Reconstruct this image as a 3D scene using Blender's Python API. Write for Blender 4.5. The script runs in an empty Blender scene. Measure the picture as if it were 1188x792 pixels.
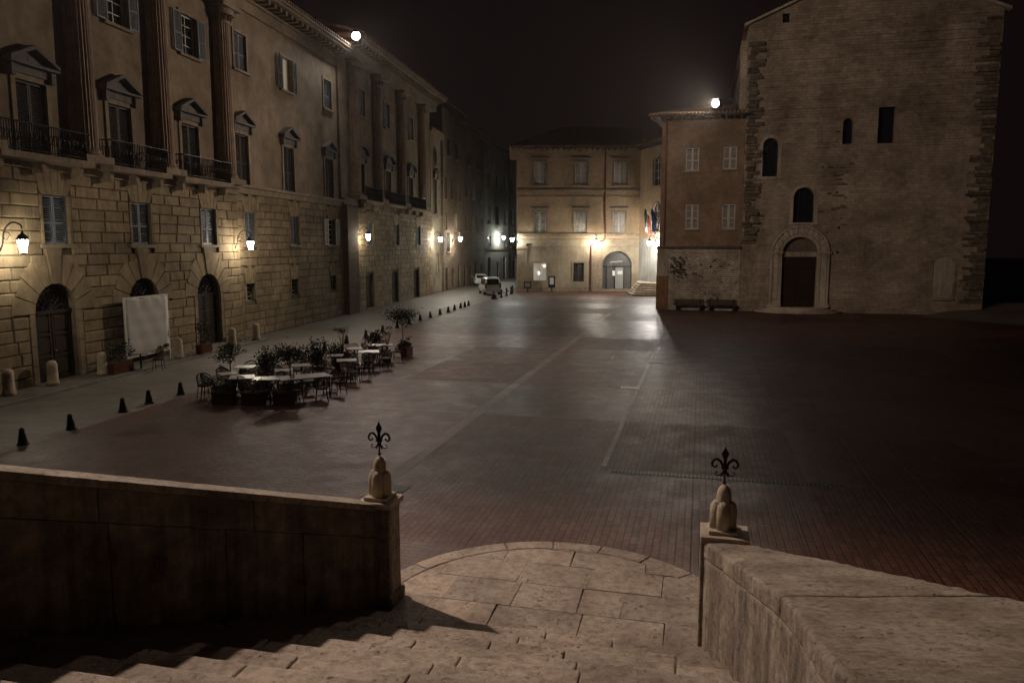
import bpy, bmesh, math, random
from mathutils import Vector, Matrix
random.seed(7)
R = math.radians
scene = bpy.context.scene
COL = scene.collection
EYE = 5.1

# ------------------------------------------------------------------ mesh helpers
class MB:
    def __init__(self):
        self.v = []; self.f = []
    def add(self, vs, fs):
        n = len(self.v); self.v += [tuple(p) for p in vs]
        self.f += [tuple(i + n for i in f) for f in fs]
    def quad(self, a, b, c, d): self.add([a, b, c, d], [(0, 1, 2, 3)])
    def poly(self, pts): self.add(pts, [tuple(range(len(pts)))])
    def box(self, x0, x1, y0, y1, z0, z1):
        self.add([(x0,y0,z0),(x1,y0,z0),(x1,y1,z0),(x0,y1,z0),(x0,y0,z1),(x1,y0,z1),(x1,y1,z1),(x0,y1,z1)],
                 [(0,3,2,1),(4,5,6,7),(0,1,5,4),(1,2,6,5),(2,3,7,6),(3,0,4,7)])
    def obox(self, c, ux, uy, uz):
        c = Vector(c); ux = Vector(ux); uy = Vector(uy); uz = Vector(uz)
        vs = [c+sx*ux+sy*uy+sz*uz for sz in (-1,1) for sx, sy in ((-1,-1),(1,-1),(1,1),(-1,1))]
        self.add(vs, [(0,3,2,1),(4,5,6,7),(0,1,5,4),(1,2,6,5),(2,3,7,6),(3,0,4,7)])
    def block(self, x0, x1, z0, z1, yb, yf, b=0.03):
        # wall block with a chamfered front, front at yf (towards -y)
        ym = yf + b
        self.add([(x0,yb,z0),(x1,yb,z0),(x1,yb,z1),(x0,yb,z1),(x0,ym,z0),(x1,ym,z0),(x1,ym,z1),(x0,ym,z1),
                  (x0+b,yf,z0+b),(x1-b,yf,z0+b),(x1-b,yf,z1-b),(x0+b,yf,z1-b)],
                 [(0,1,5,4),(1,2,6,5),(2,3,7,6),(3,0,4,7),(4,5,9,8),(5,6,10,9),(6,7,11,10),(7,4,8,11),(8,9,10,11)])
    def prism(self, pts, n):
        # extrude polygon pts (3d) by vector n
        n = Vector(n); k = len(pts)
        vs = [Vector(p) for p in pts] + [Vector(p)+n for p in pts]
        self.add(vs, [tuple(range(k-1,-1,-1)), tuple(range(k,2*k))] + [(i,(i+1)%k,(i+1)%k+k,i+k) for i in range(k)])
    def cyl(self, p0, p1, r0, r1=None, n=10, caps=True):
        r1 = r0 if r1 is None else r1
        p0 = Vector(p0); p1 = Vector(p1); d = (p1-p0).normalized()
        a = d.orthogonal().normalized(); b = d.cross(a)
        vs = []
        for p, r in ((p0,r0),(p1,r1)):
            for i in range(n):
                t = 2*math.pi*i/n; vs.append(p+a*math.cos(t)*r+b*math.sin(t)*r)
        fs = [(i,(i+1)%n,(i+1)%n+n,i+n) for i in range(n)]
        if caps: fs += [tuple(range(n-1,-1,-1)), tuple(range(n,2*n))]
        self.add(vs, fs)
    def lathe(self, prof, n=14, c=(0,0,0)):
        vs = []; fs = []; m = len(prof)
        for r, z in prof:
            for i in range(n):
                t = 2*math.pi*i/n; vs.append((c[0]+r*math.cos(t), c[1]+r*math.sin(t), c[2]+z))
        for j in range(m-1):
            for i in range(n):
                fs.append((j*n+i, j*n+(i+1)%n, (j+1)*n+(i+1)%n, (j+1)*n+i))
        fs += [tuple(range(n-1,-1,-1)), tuple((m-1)*n+i for i in range(n))]
        self.add(vs, fs)
    def tube(self, pts, r, n=6):
        pts = [Vector(p) for p in pts]; rings = []
        rr = r if isinstance(r, (list, tuple)) else [r]*len(pts)
        ref = None; vs = []
        for i, p in enumerate(pts):
            d = (pts[min(i+1,len(pts)-1)]-pts[max(i-1,0)]).normalized()
            if ref is None: a = d.orthogonal().normalized()
            else:
                a = (ref - d*ref.dot(d))
                a = a.normalized() if a.length > 1e-6 else d.orthogonal().normalized()
            ref = a; b = d.cross(a)
            for k in range(n):
                t = 2*math.pi*k/n; vs.append(p+a*math.cos(t)*rr[i]+b*math.sin(t)*rr[i])
        fs = []
        for i in range(len(pts)-1):
            for k in range(n): fs.append((i*n+k, i*n+(k+1)%n, (i+1)*n+(k+1)%n, (i+1)*n+k))
        fs += [tuple(range(n-1,-1,-1)), tuple((len(pts)-1)*n+k for k in range(n))]
        self.add(vs, fs)
    def build(self, name, mat, parent=None, bevel=0, smooth=False, loc=None):
        me = bpy.data.meshes.new(name); me.from_pydata(self.v, [], self.f); me.update()
        bm = bmesh.new(); bm.from_mesh(me)
        bmesh.ops.recalc_face_normals(bm, faces=bm.faces)
        bm.to_mesh(me); bm.free()
        if smooth:
            for p in me.polygons: p.use_smooth = True
        o = bpy.data.objects.new(name, me); COL.objects.link(o)
        if mat: me.materials.append(mat)
        if parent: o.parent = parent
        if loc: o.location = loc
        if bevel:
            m = o.modifiers.new('bevel', 'BEVEL'); m.width = bevel; m.segments = 2; m.limit_method = 'ANGLE'
        return o

def tag(o, label=None, cat=None, group=None, kind=None):
    if label: o['label'] = label
    if cat: o['category'] = cat
    if group: o['group'] = group
    if kind: o['kind'] = kind
    return o
def thing(name, label, cat, loc=(0,0,0), rz=0, group=None):
    o = bpy.data.objects.new(name, None); COL.objects.link(o)
    o.empty_display_size = .2
    o.location = loc; o.rotation_euler = (0,0,rz)
    return tag(o, label, cat, group)
def copy_tree(o, parent=None):
    c = o.copy(); COL.objects.link(c)
    if parent: c.parent = parent
    for ch in list(o.children): copy_tree(ch, c)
    return c

# ------------------------------------------------------------------ materials
def lin(r, g, b): return (r, g, b, 1)
class NT:
    def __init__(self, name):
        self.m = bpy.data.materials.new(name); self.m.use_nodes = True
        self.t = self.m.node_tree; self.n = self.t.nodes
        self.b = self.n['Principled BSDF']
        self.tc = self.n.new('ShaderNodeTexCoord')
        self.co = self.tc.outputs['Object']
    def node(self, ty, **kw):
        nd = self.n.new(ty)
        for k, v in kw.items():
            if k.startswith('i_'):
                nd.inputs[k[2:].replace('_',' ')].default_value = v
            else: setattr(nd, k, v)
        return nd
    def link(self, a, b): self.t.links.new(a, b)
    def noise(self, scale, detail=6, vec=None, rough=.6, dist=0):
        nd = self.node('ShaderNodeTexNoise'); nd.inputs['Scale'].default_value = scale
        nd.inputs['Detail'].default_value = detail; nd.inputs['Roughness'].default_value = rough
        nd.inputs['Distortion'].default_value = dist
        self.link(vec or self.co, nd.inputs['Vector']); return nd.outputs['Fac']
    def map(self, scale=(1,1,1), rot=(0,0,0), loc=(0,0,0), vec=None):
        nd = self.node('ShaderNodeMapping'); nd.inputs['Scale'].default_value = scale
        nd.inputs['Rotation'].default_value = rot; nd.inputs['Location'].default_value = loc
        self.link(vec or self.co, nd.inputs['Vector']); return nd.outputs[0]
    def ramp(self, fac, stops):
        nd = self.node('ShaderNodeValToRGB'); e = nd.color_ramp.elements
        e[0].position, e[0].color = stops[0]; e[1].position, e[1].color = stops[-1]
        for p, c in stops[1:-1]:
            k = e.new(p); k.color = c
        self.link(fac, nd.inputs[0]); return nd.outputs[0]
    def mix(self, fac, a, b, mode='MIX'):
        nd = self.node('ShaderNodeMix', data_type='RGBA', blend_type=mode)
        for s, v in ((nd.inputs[0], fac), (nd.inputs[6], a), (nd.inputs[7], b)):
            if hasattr(v, 'is_output'): self.link(v, s)
            else: s.default_value = v
        return nd.outputs[2]
    def math(self, op, a, b=0, c=0):
        nd = self.node('ShaderNodeMath', operation=op)
        for s, v in zip(nd.inputs, (a, b, c)):
            if hasattr(v, 'is_output'): self.link(v, s)
            else: s.default_value = v
        return nd.outputs[0]
    def bump(self, h, strength=.4, dist=.02):
        nd = self.node('ShaderNodeBump'); nd.inputs['Strength'].default_value = strength
        nd.inputs['Distance'].default_value = dist
        self.link(h, nd.inputs['Height']); self.link(nd.outputs[0], self.b.inputs['Normal'])
    def color(self, c):
        if hasattr(c, 'is_output'): self.link(c, self.b.inputs['Base Color'])
        else: self.b.inputs['Base Color'].default_value = c
    def rough(self, r):
        if hasattr(r, 'is_output'): self.link(r, self.b.inputs['Roughness'])
        else: self.b.inputs['Roughness'].default_value = r
    def xz(self):
        s = self.node('ShaderNodeSeparateXYZ'); self.link(self.co, s.inputs[0])
        c = self.node('ShaderNodeCombineXYZ'); self.link(s.outputs[0], c.inputs[0]); self.link(s.outputs[2], c.inputs[1])
        # keep side walls (facing x) patterned too
        a = self.math('ADD', s.outputs[0], s.outputs[1]); self.link(a, c.inputs[0])
        return c.outputs[0]

def stone(name, dark, mid, light, scale=3, rough=.85, bump=.35, streak=0, per_block=0, patch=.35, pits=0):
    t = NT(name)
    n1 = t.noise(scale, 9, rough=.7); n2 = t.noise(patch, 5)
    c = t.ramp(n1, [(.3, lin(*dark)), (.52, lin(*mid)), (.75, lin(*light))])
    c2 = t.ramp(n2, [(.32, lin(.55,.52,.5)), (.62, lin(1,1,1))])
    c = t.mix(1, c, c2, 'MULTIPLY')
    if streak:
        v = t.map((2.2, 2.2, .16)); n3 = t.noise(1.6, 8, v, .72, .4)
        ge = t.node('ShaderNodeNewGeometry'); sp = t.node('ShaderNodeSeparateXYZ'); t.link(ge.outputs['Normal'], sp.inputs[0])
        vert = t.math('MULTIPLY', t.math('SUBTRACT', 1, t.math('ABSOLUTE', sp.outputs[2])), streak)
        c = t.mix(vert, c, t.ramp(n3, [(.38, lin(.18,.16,.15)), (.6, lin(1,1,1))]), 'MULTIPLY')
    if pits:
        v = t.map((1.0, 1.0, 2.2)); n5 = t.noise(17, 4, v, .55, .6); n6 = t.noise(2.6, 5, v, .6)
        hole = t.math('MULTIPLY', t.ramp(n5, [(.60, lin(0,0,0)), (.68, lin(1,1,1))]), t.ramp(n6, [(.42, lin(.1,.1,.1)), (.6, lin(1,1,1))]))
        c = t.mix(t.math('MULTIPLY', hole, pits), c, lin(dark[0]*.35, dark[1]*.32, dark[2]*.3))
    if per_block:
        g = t.node('ShaderNodeNewGeometry')
        c = t.mix(per_block, c, t.ramp(g.outputs['Random Per Island'], [(0, lin(.55,.53,.5)), (.5, lin(.9,.88,.85)), (1, lin(1.25,1.2,1.1))]), 'MULTIPLY')
    t.color(c); t.rough(rough)
    nb = t.noise(scale*5, 8, rough=.75)
    h = t.math('ADD', nb, t.math('MULTIPLY', n1, 1.2))
    if pits: h = t.math('SUBTRACT', h, t.math('MULTIPLY', hole, 1.5))
    t.bump(h, bump, .03)
    return t.m
def plain(name, c, rough=.6, metal=0, var=.25, scale=8, bump=.1):
    t = NT(name)
    n = t.noise(scale, 6)
    lo = tuple(x*(1-var) for x in c); hi = tuple(min(1, x*(1+var)) for x in c)
    t.color(t.ramp(n, [(.3, lin(*lo)), (.7, lin(*hi))])); t.rough(rough)
    t.b.inputs['Metallic'].default_value = metal
    if bump: t.bump(n, bump, .01)
    return t.m
def brickwall(name, c1, c2, mortar, w=.26, h=.075, m=.012, stain=.4, rough=.9, bump=.5, bias=0):
    t = NT(name); v = t.xz()
    wv = t.node('ShaderNodeVectorMath', operation='ADD'); t.link(v, wv.inputs[0])
    ns = t.node('ShaderNodeTexNoise'); ns.inputs['Scale'].default_value = 1.5; t.link(t.co, ns.inputs['Vector'])
    sc = t.node('ShaderNodeVectorMath', operation='SCALE'); sc.inputs['Scale'].default_value = .05
    t.link(ns.outputs['Color'], sc.inputs[0]); t.link(sc.outputs[0], wv.inputs[1])
    b = t.node('ShaderNodeTexBrick'); t.link(wv.outputs[0], b.inputs['Vector'])
    b.inputs['Scale'].default_value = 1; b.inputs['Brick Width'].default_value = w; b.inputs['Row Height'].default_value = h
    b.inputs['Mortar Size'].default_value = m; b.inputs['Bias'].default_value = bias
    b.inputs['Color1'].default_value = lin(*c1); b.inputs['Color2'].default_value = lin(*c2); b.inputs['Mortar'].default_value = lin(*mortar)
    n2 = t.noise(.3, 8, rough=.7); n3 = t.noise(2.5, 8, rough=.7)
    c = t.mix(1, b.outputs['Color'], t.ramp(n2, [(.34, lin(1-stain*1.2,1-stain*1.25,1-stain*1.3)), (.62, lin(1,1,1))]), 'MULTIPLY')
    c = t.mix(.8, c, t.ramp(n3, [(.3, lin(.55,.52,.5)), (.65, lin(1.1,1.1,1.1))]), 'MULTIPLY')
    t.color(c); t.rough(rough)
    t.bump(t.math('ADD', t.math('MULTIPLY', b.outputs['Fac'], -.6), n3), bump, .03)
    return t.m
def emit(name, c, s):
    t = NT(name); t.b.inputs['Emission Color'].default_value = lin(*c); t.b.inputs['Emission Strength'].default_value = s
    t.b.inputs['Base Color'].default_value = lin(.8,.8,.8); return t.m

M = {}
M['rustic'] = stone('rusticated_sandstone', (.185,.142,.08), (.305,.238,.142), (.415,.335,.215), 2.2, .9, .55, per_block=.55, streak=.25)
M['groove'] = stone('recessed_joint_stone', (.09,.068,.042), (.14,.108,.068), (.19,.15,.1), 3, .95, .3)
M['plaster'] = stone('ochre_plaster', (.17,.125,.08), (.27,.205,.135), (.36,.285,.20), 1.0, .9, .3, streak=.12, patch=.3)
M['trim'] = stone('carved_sandstone', (.2,.15,.10), (.32,.25,.17), (.4,.32,.23), 4, .85, .25, streak=.3)
M['column'] = stone('column_sandstone', (.3,.205,.13), (.44,.315,.215), (.54,.41,.30), 3, .75, .25, streak=.35)
M['greystone'] = stone('grey_pediment_stone', (.09,.085,.085), (.16,.15,.15), (.22,.21,.2), 4, .85, .25)
M['travertine'] = stone('worn_travertine', (.28,.205,.155), (.50,.405,.325), (.62,.525,.44), 9, .8, .7, per_block=.45, patch=.9, pits=.8)
M['parapet'] = stone('streaked_limestone', (.22,.17,.125), (.48,.395,.30), (.6,.51,.405), 13, .88, .9, streak=.7, patch=1.4, pits=.75)
M['parapet_dark'] = stone('black_crusted_limestone', (.08,.06,.045), (.24,.185,.135), (.46,.38,.29), 3, .9, .8, streak=.8, patch=.9)  # dirty streaked stone, darkened further to carry the left parapet's shade
M['finial'] = stone('pale_limestone', (.42,.345,.25), (.58,.49,.37), (.68,.58,.45), 9, .88, .6, patch=1.5, pits=.5)
M['iron'] = plain('wrought_iron', (.02,.018,.02), .55, .6)
M['cast'] = plain('black_cast_iron', (.018,.017,.018), .5, .3)
M['shutter_blue'] = plain('blue_grey_shutter_paint', (.10,.12,.15), .6, 0, .2)
M['shutter_dark'] = plain('dark_shutter_paint', (.055,.05,.045), .6, 0, .3)
M['shutter_pale'] = plain('pale_shutter_paint', (.46,.42,.37), .6, 0, .15)
M['glass_dark'] = plain('dark_window_glass', (.012,.012,.016), .06, 0, .1, 3, 0)
M['frame_white'] = plain('white_window_frame', (.55,.52,.47), .5, 0, .1)
M['wood_dark'] = plain('dark_door_wood', (.024,.014,.009), .55, 0, .4, 12, .3)
M['pier_dark'] = stone('dark_brown_pier_stone', (.06,.035,.02), (.10,.062,.036), (.14,.09,.055), 3, .9, .3)
M['wood_bench'] = plain('weathered_bench_wood', (.06,.035,.02), .6, 0, .4, 12, .2)
M['cream'] = stone('cream_plaster', (.24,.2,.14), (.33,.28,.2), (.38,.33,.25), 1.2, .9, .15, streak=.4)
M['browned'] = brickwall('brown_rubble_wall', (.22,.165,.115), (.31,.24,.17), (.22,.175,.125), .4, .16, .02, .4)
M['greyplaster'] = stone('grey_plaster', (.30,.30,.275), (.40,.40,.37), (.47,.47,.43), 1.2, .9, .15, streak=.3)
M['palazzo'] = brickwall('ochre_palazzo_plaster', (.42,.30,.18), (.47,.345,.21), (.4,.29,.175), .3, .08, .012, .28)
M['palbase'] = stone('pale_base_plaster', (.26,.21,.14), (.34,.285,.2), (.39,.335,.25), 1.2, .9, .2, streak=.14)
M['housebrick'] = brickwall('warm_house_brick', (.25,.155,.09), (.31,.20,.12), (.27,.19,.125), .27, .075, .012, .35)
M['rubble'] = brickwall('pale_rubble_stone', (.5,.42,.32), (.66,.58,.47), (.34,.28,.21), .34, .15, .022, .5)
M['churchstone'] = brickwall('weathered_church_limestone', (.34,.26,.19), (.44,.355,.27), (.3,.235,.175), .62, .21, .016, .52, .92, .6)
M['quoin'] = stone('rough_quoin_stone', (.06,.045,.032), (.16,.125,.09), (.38,.31,.23), 3.5, .95, .8, per_block=.9)
M['portal'] = stone('carved_portal_limestone', (.36,.29,.21), (.5,.415,.32), (.58,.5,.4), 5, .85, .3, streak=.4)
M['tile'] = plain('terracotta_roof_tile', (.27,.16,.10), .85, 0, .4, 3, .3)
M['eave'] = plain('dark_eave_timber', (.06,.042,.03), .8, 0, .3)
M['rust'] = plain('rust_red_downpipe', (.14,.03,.018), .6, .1)
M['terracotta'] = plain('terracotta_planter', (.085,.026,.016), .8, 0, .3)
M['soil'] = plain('potting_soil', (.03,.02,.014), .95)
M['leaf'] = plain('dark_green_leaf', (.016,.022,.01), .55, 0, .5, 20, 0)
M['leaf2'] = plain('olive_green_leaf', (.032,.036,.017), .6, 0, .45, 20, 0)
M['bark'] = plain('pale_stem_bark', (.2,.14,.06), .8)
M['table_white'] = plain('white_table_laminate', (.32,.31,.29), .3, 0, .06)
M['table_grey'] = plain('grey_table_laminate', (.2,.195,.185), .35, 0, .1)
M['wicker'] = plain('dark_woven_wicker', (.055,.034,.028), .7, 0, .4, 30, .4)
M['wicker_pale'] = plain('grey_woven_wicker', (.17,.15,.13), .7, 0, .35, 30, .4)
M['sheet'] = plain('white_tarpaulin', (.45,.44,.42), .7, 0, .04, 6, .1)
M['paint_silver'] = plain('silver_car_paint', (.64,.63,.62), .35, .25, .05, 3, 0)
M['paint_white'] = plain('white_car_paint', (.62,.63,.63), .3, 0, .05, 3, 0)
M['rubber'] = plain('black_rubber', (.015,.015,.015), .8)
M['lamp_red'] = plain('red_tail_lamp', (.1,.008,.006), .25)
M['plate'] = plain('white_number_plate', (.7,.68,.55), .4)
M['steel'] = plain('brushed_steel', (.4,.4,.4), .3, .8)
M['flag_red'] = plain('red_flag_cloth', (.3,.015,.015), .8)
M['flag_white'] = plain('white_flag_cloth', (.25,.25,.25), .8)
M['flag_green'] = plain('green_flag_cloth', (.012,.05,.02), .8)
M['flag_blue'] = plain('blue_flag_cloth', (.02,.05,.28), .8)
M['paper'] = plain('white_notice_paper', (.7,.7,.68), .7)
M['lantern_glow'] = emit('lit_lantern_glass', (1,.89,.71), 190)
M['lantern_far'] = emit('lit_far_lantern_glass', (1,.9,.74), 640)
M['lantern_pair'] = emit('bright_lantern_glass', (1,.94,.85), 950)
M['lantern_cool'] = emit('lit_cool_lantern_glass', (.97,1,.9), 480)
M['flood_glow'] = emit('lit_floodlight_lens', (1,.93,.86), 400)
M['lit_room'] = emit('lamplit_curtain', (1,.82,.5), .09)
M['lit_case'] = emit('lit_display_case', (1,.88,.55), .1)
M['led'] = emit('small_lit_bulb', (1,.98,.9), 6)

for k_ in ('wood_dark','shutter_dark','leaf','leaf2','cast','wicker','terracotta'): M[k_].node_tree.nodes['Principled BSDF'].inputs['Specular IOR Level'].default_value=.12
# paving
def paving():
    t = NT('herringbone_brick_paving')
    v = t.map((1,1,1), (0,0,R(13.8)))
    s = t.node('ShaderNodeSeparateXYZ'); t.link(v, s.inputs[0])
    b0 = t.math('DIVIDE', t.math('ADD', s.outputs[0], 6.5), 4.45); a0 = t.math('DIVIDE', t.math('SUBTRACT', s.outputs[1], 17.0), 5.05)
    fb = t.math('FLOOR', b0); fa = t.math('FLOOR', a0)
    cc = t.node('ShaderNodeCombineXYZ'); t.link(fb, cc.inputs[0]); t.link(fa, cc.inputs[1])
    wn = t.node('ShaderNodeTexWhiteNoise', noise_dimensions='2D'); t.link(cc.outputs[0], wn.inputs['Vector'])
    rnd = wn.outputs['Value']
    def br(vec):
        b = t.node('ShaderNodeTexBrick'); t.link(vec, b.inputs['Vector'])
        b.inputs['Scale'].default_value = 1; b.inputs['Brick Width'].default_value = .34; b.inputs['Row Height'].default_value = .13
        b.inputs['Mortar Size'].default_value = .014; b.inputs['Mortar Smooth'].default_value = .3
        b.inputs['Color1'].default_value = lin(.085,.031,.018); b.inputs['Color2'].default_value = lin(.135,.056,.033); b.inputs['Mortar'].default_value = lin(.03,.02,.016)
        return b
    v2 = t.map((1,1,1), (0,0,R(90)), (0,0,0), v)
    A = br(v); B = br(v2)
    pick = t.math('GREATER_THAN', rnd, .5)
    c = t.mix(pick, A.outputs['Color'], B.outputs['Color'])
    fac = t.mix(pick, A.outputs['Fac'], B.outputs['Fac'])
    J = br(t.map((1,1,1),(0,0,R(90)),(0,0,0),v)); J.inputs['Brick Width'].default_value = 9; J.inputs['Row Height'].default_value = .94; J.inputs['Mortar Size'].default_value = .02
    jf = J.outputs['Fac']
    c = t.mix(t.math('MULTIPLY', jf, .4), c, lin(.022,.013,.01))
    nw = t.noise(14, 2, v); c = t.mix(.6, c, t.ramp(nw, [(.35, lin(.55,.5,.48)), (.65, lin(1.3,1.25,1.2))]), 'MULTIPLY')
    n1 = t.noise(.22, 7, rough=.65); n2 = t.noise(5, 8, rough=.7); n4 = t.noise(1.3, 7, rough=.65)
    c = t.mix(1, c, t.ramp(n1, [(.33, lin(.6,.55,.52)), (.63, lin(1.15,1.12,1.1))]), 'MULTIPLY')
    c = t.mix(1, c, t.ramp(rnd, [(0, lin(.9,.88,.87)), (1, lin(1.06,1.05,1.04))]), 'MULTIPLY')
    c = t.mix(.75, c, t.ramp(n2, [(.3, lin(.6,.58,.56)), (.68, lin(1.15,1.15,1.15))]), 'MULTIPLY')
    c = t.mix(t.ramp(n4, [(.55, lin(0,0,0)), (.75, lin(.55,.55,.55))]), c, lin(.15,.095,.07))
    t.color(c)
    r = t.math('ADD', t.math('MULTIPLY', n4, .5), t.math('ADD', t.math('MULTIPLY', rnd, .18), .17))
    t.rough(r); t.b.inputs['Specular IOR Level'].default_value = .28
    h = t.math('ADD', t.math('ADD', t.math('MULTIPLY', fac, -.9), t.math('MULTIPLY', jf, -.5)), t.math('ADD', t.math('MULTIPLY', n2, .9), t.math('MULTIPLY', n4, 1.6)))
    t.bump(h, .55, .02)
    return t.m
M['paving'] = paving()
def slabs():
    t = NT('grey_street_slabs'); v = t.map((1,1,1), (0,0,R(9.2)))
    b = t.node('ShaderNodeTexBrick'); t.link(v, b.inputs['Vector'])
    b.inputs['Scale'].default_value = 1; b.inputs['Brick Width'].default_value = .95; b.inputs['Row Height'].default_value = .45
    b.inputs['Mortar Size'].default_value = .014
    b.inputs['Color1'].default_value = lin(.12,.11,.09); b.inputs['Color2'].default_value = lin(.17,.155,.13); b.inputs['Mortar'].default_value = lin(.075,.068,.056)
    n1 = t.noise(.35, 7); n2 = t.noise(6, 8, rough=.7)
    c = t.mix(1, b.outputs['Color'], t.ramp(n1, [(.33, lin(.65,.63,.6)), (.63, lin(1.1,1.1,1.1))]), 'MULTIPLY')
    c = t.mix(.7, c, t.ramp(n2, [(.3, lin(.6,.6,.6)), (.68, lin(1.15,1.15,1.15))]), 'MULTIPLY')
    t.color(c); t.rough(t.math('ADD', t.math('MULTIPLY', n1, .4), .38))
    t.bump(t.math('ADD', t.math('MULTIPLY', b.outputs['Fac'], -.7), n2), .4, .02)
    return t.m
M['slabs'] = slabs()
M['strip'] = stone('pale_paving_strip', (.08,.06,.045), (.135,.108,.083), (.20,.16,.125), 4, .6, .4, per_block=.7)
M['strip_pale'] = stone('pale_limestone_strip', (.13,.10,.075), (.21,.165,.13), (.28,.225,.18), 4, .6, .4, per_block=.6)
M['earth'] = plain('dark_ground', (.05,.04,.03), .95, 0, .3, 2)
# ------------------------------------------------------------------ wall building blocks
def arch_pts(x0, x1, z1, n=12):
    r = (x1-x0)/2; xc = (x0+x1)/2; zs = z1-r
    return [(xc - r*math.cos(math.pi*i/n), zs + r*math.sin(math.pi*i/n)) for i in range(n+1)], zs
def wall_sheet(mb, x0, x1, z0, z1, y, ops, depth=.35):
    xs = sorted({x0, x1, *[min(max(o[k], x0), x1) for o in ops for k in ('x0','x1')]})
    zs = sorted({z0, z1, *[min(max(o[k], z0), z1) for o in ops for k in ('z0','z1')]})
    for a, b in zip(xs, xs[1:]):
        for c, d in zip(zs, zs[1:]):
            mx, mz = (a+b)/2, (c+d)/2
            if any(o['x0'] < mx < o['x1'] and o['z0'] < mz < o['z1'] for o in ops): continue
            mb.quad((a,y,c),(b,y,c),(b,y,d),(a,y,d))
    for o in ops:
        a, b, c, d = o['x0'], o['x1'], o['z0'], o['z1']; e = y+depth
        if o.get('arch'):
            p, s = arch_pts(a, b, d)
            mb.quad((a,y,c),(a,e,c),(a,e,s),(a,y,s)); mb.quad((b,y,c),(b,y,s),(b,e,s),(b,e,c))
            for (px,pz),(qx,qz) in zip(p, p[1:]): mb.quad((px,y,pz),(px,e,pz),(qx,e,qz),(qx,y,qz))
            m = len(p)//2
            mb.poly([(a,y,d)]+[(px,y,pz) for px,pz in p[m::-1]])
            mb.poly([(b,y,d)]+[(px,y,pz) for px,pz in p[m:]])
        else:
            mb.quad((a,y,c),(a,e,c),(a,e,d),(a,y,d)); mb.quad((b,y,c),(b,y,d),(b,e,d),(b,e,c))
            mb.quad((a,y,d),(a,e,d),(b,e,d),(b,y,d))
        mb.quad((a,y,c),(b,y,c),(b,e,c),(a,e,c))
def pane_poly(o, y, n=12):
    if o.get('arch'):
        p, s = arch_pts(o['x0'], o['x1'], o['z1'], n)
        return [(o['x0'],y,o['z0']),(o['x1'],y,o['z0'])] + [(a,y,b) for a,b in p[::-1]]
    return [(o['x0'],y,o['z0']),(o['x1'],y,o['z0']),(o['x1'],y,o['z1']),(o['x0'],y,o['z1'])]
def op(xc, w, z0, z1, arch=False): return dict(x0=xc-w/2, x1=xc+w/2, z0=z0, z1=z1, arch=arch)
def louvre_leaf(mb, x0, x1, z0, z1, y, t=.04, pitch=.075, mid=True):
    s = .07
    mb.box(x0,x0+s,y,y+t,z0,z1); mb.box(x1-s,x1,y,y+t,z0,z1)
    bars = [z0, z1-s] + ([z0+(z1-z0)*.42] if mid else [])
    for b in bars: mb.box(x0+s,x1-s,y+.002,y+t-.002,b,b+s)
    z = z0+s+.02
    while z < z1-s-.06:
        mb.obox(((x0+x1)/2, y+t/2, z+.02), ((x1-x0)/2-s,0,0), (0,.016,-.018), (0,.005,.005)); z += pitch
def muntin_frame(mb, o, y, cols=2, rows=4, s=.05, t=.05):
    a, b, c, d = o['x0'], o['x1'], o['z0'], o['z1']
    top = d-(b-a)/2 if o.get('arch') else d
    mb.box(a,a+s,y,y+t,c,top); mb.box(b-s,b,y,y+t,c,top); mb.box(a+s,b-s,y,y+t,c,c+s)
    if o.get('arch'):
        p, _ = arch_pts(a+s/2, b-s/2, d-s/2); mb.tube([(x,y+t/2,z) for x,z in p], s/2, 5)
        mb.box(a+s,b-s,y+.001,y+t-.001,top-s/2,top+s/2)
        xc=(a+b)/2; r=(b-a)/2
        for k in (-1,1): mb.cyl((xc,y+t/2,top),(xc+k*r*.6,y+t/2,top+r*.75),s*.35,n=5)
    else: mb.box(a+s,b-s,y,y+t,top-s,top)
    for i in range(1, cols):
        x = a+(b-a)*i/cols; mb.box(x-s*.4,x+s*.4,y+.004,y+t-.004,c+s,(d-s if o.get('arch') else top-s))
    for j in range(1, rows):
        z = c+(top-c)*j/rows; mb.box(a+s,b-s,y+.006,y+t-.006,z-s*.3,z+s*.3)
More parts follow.
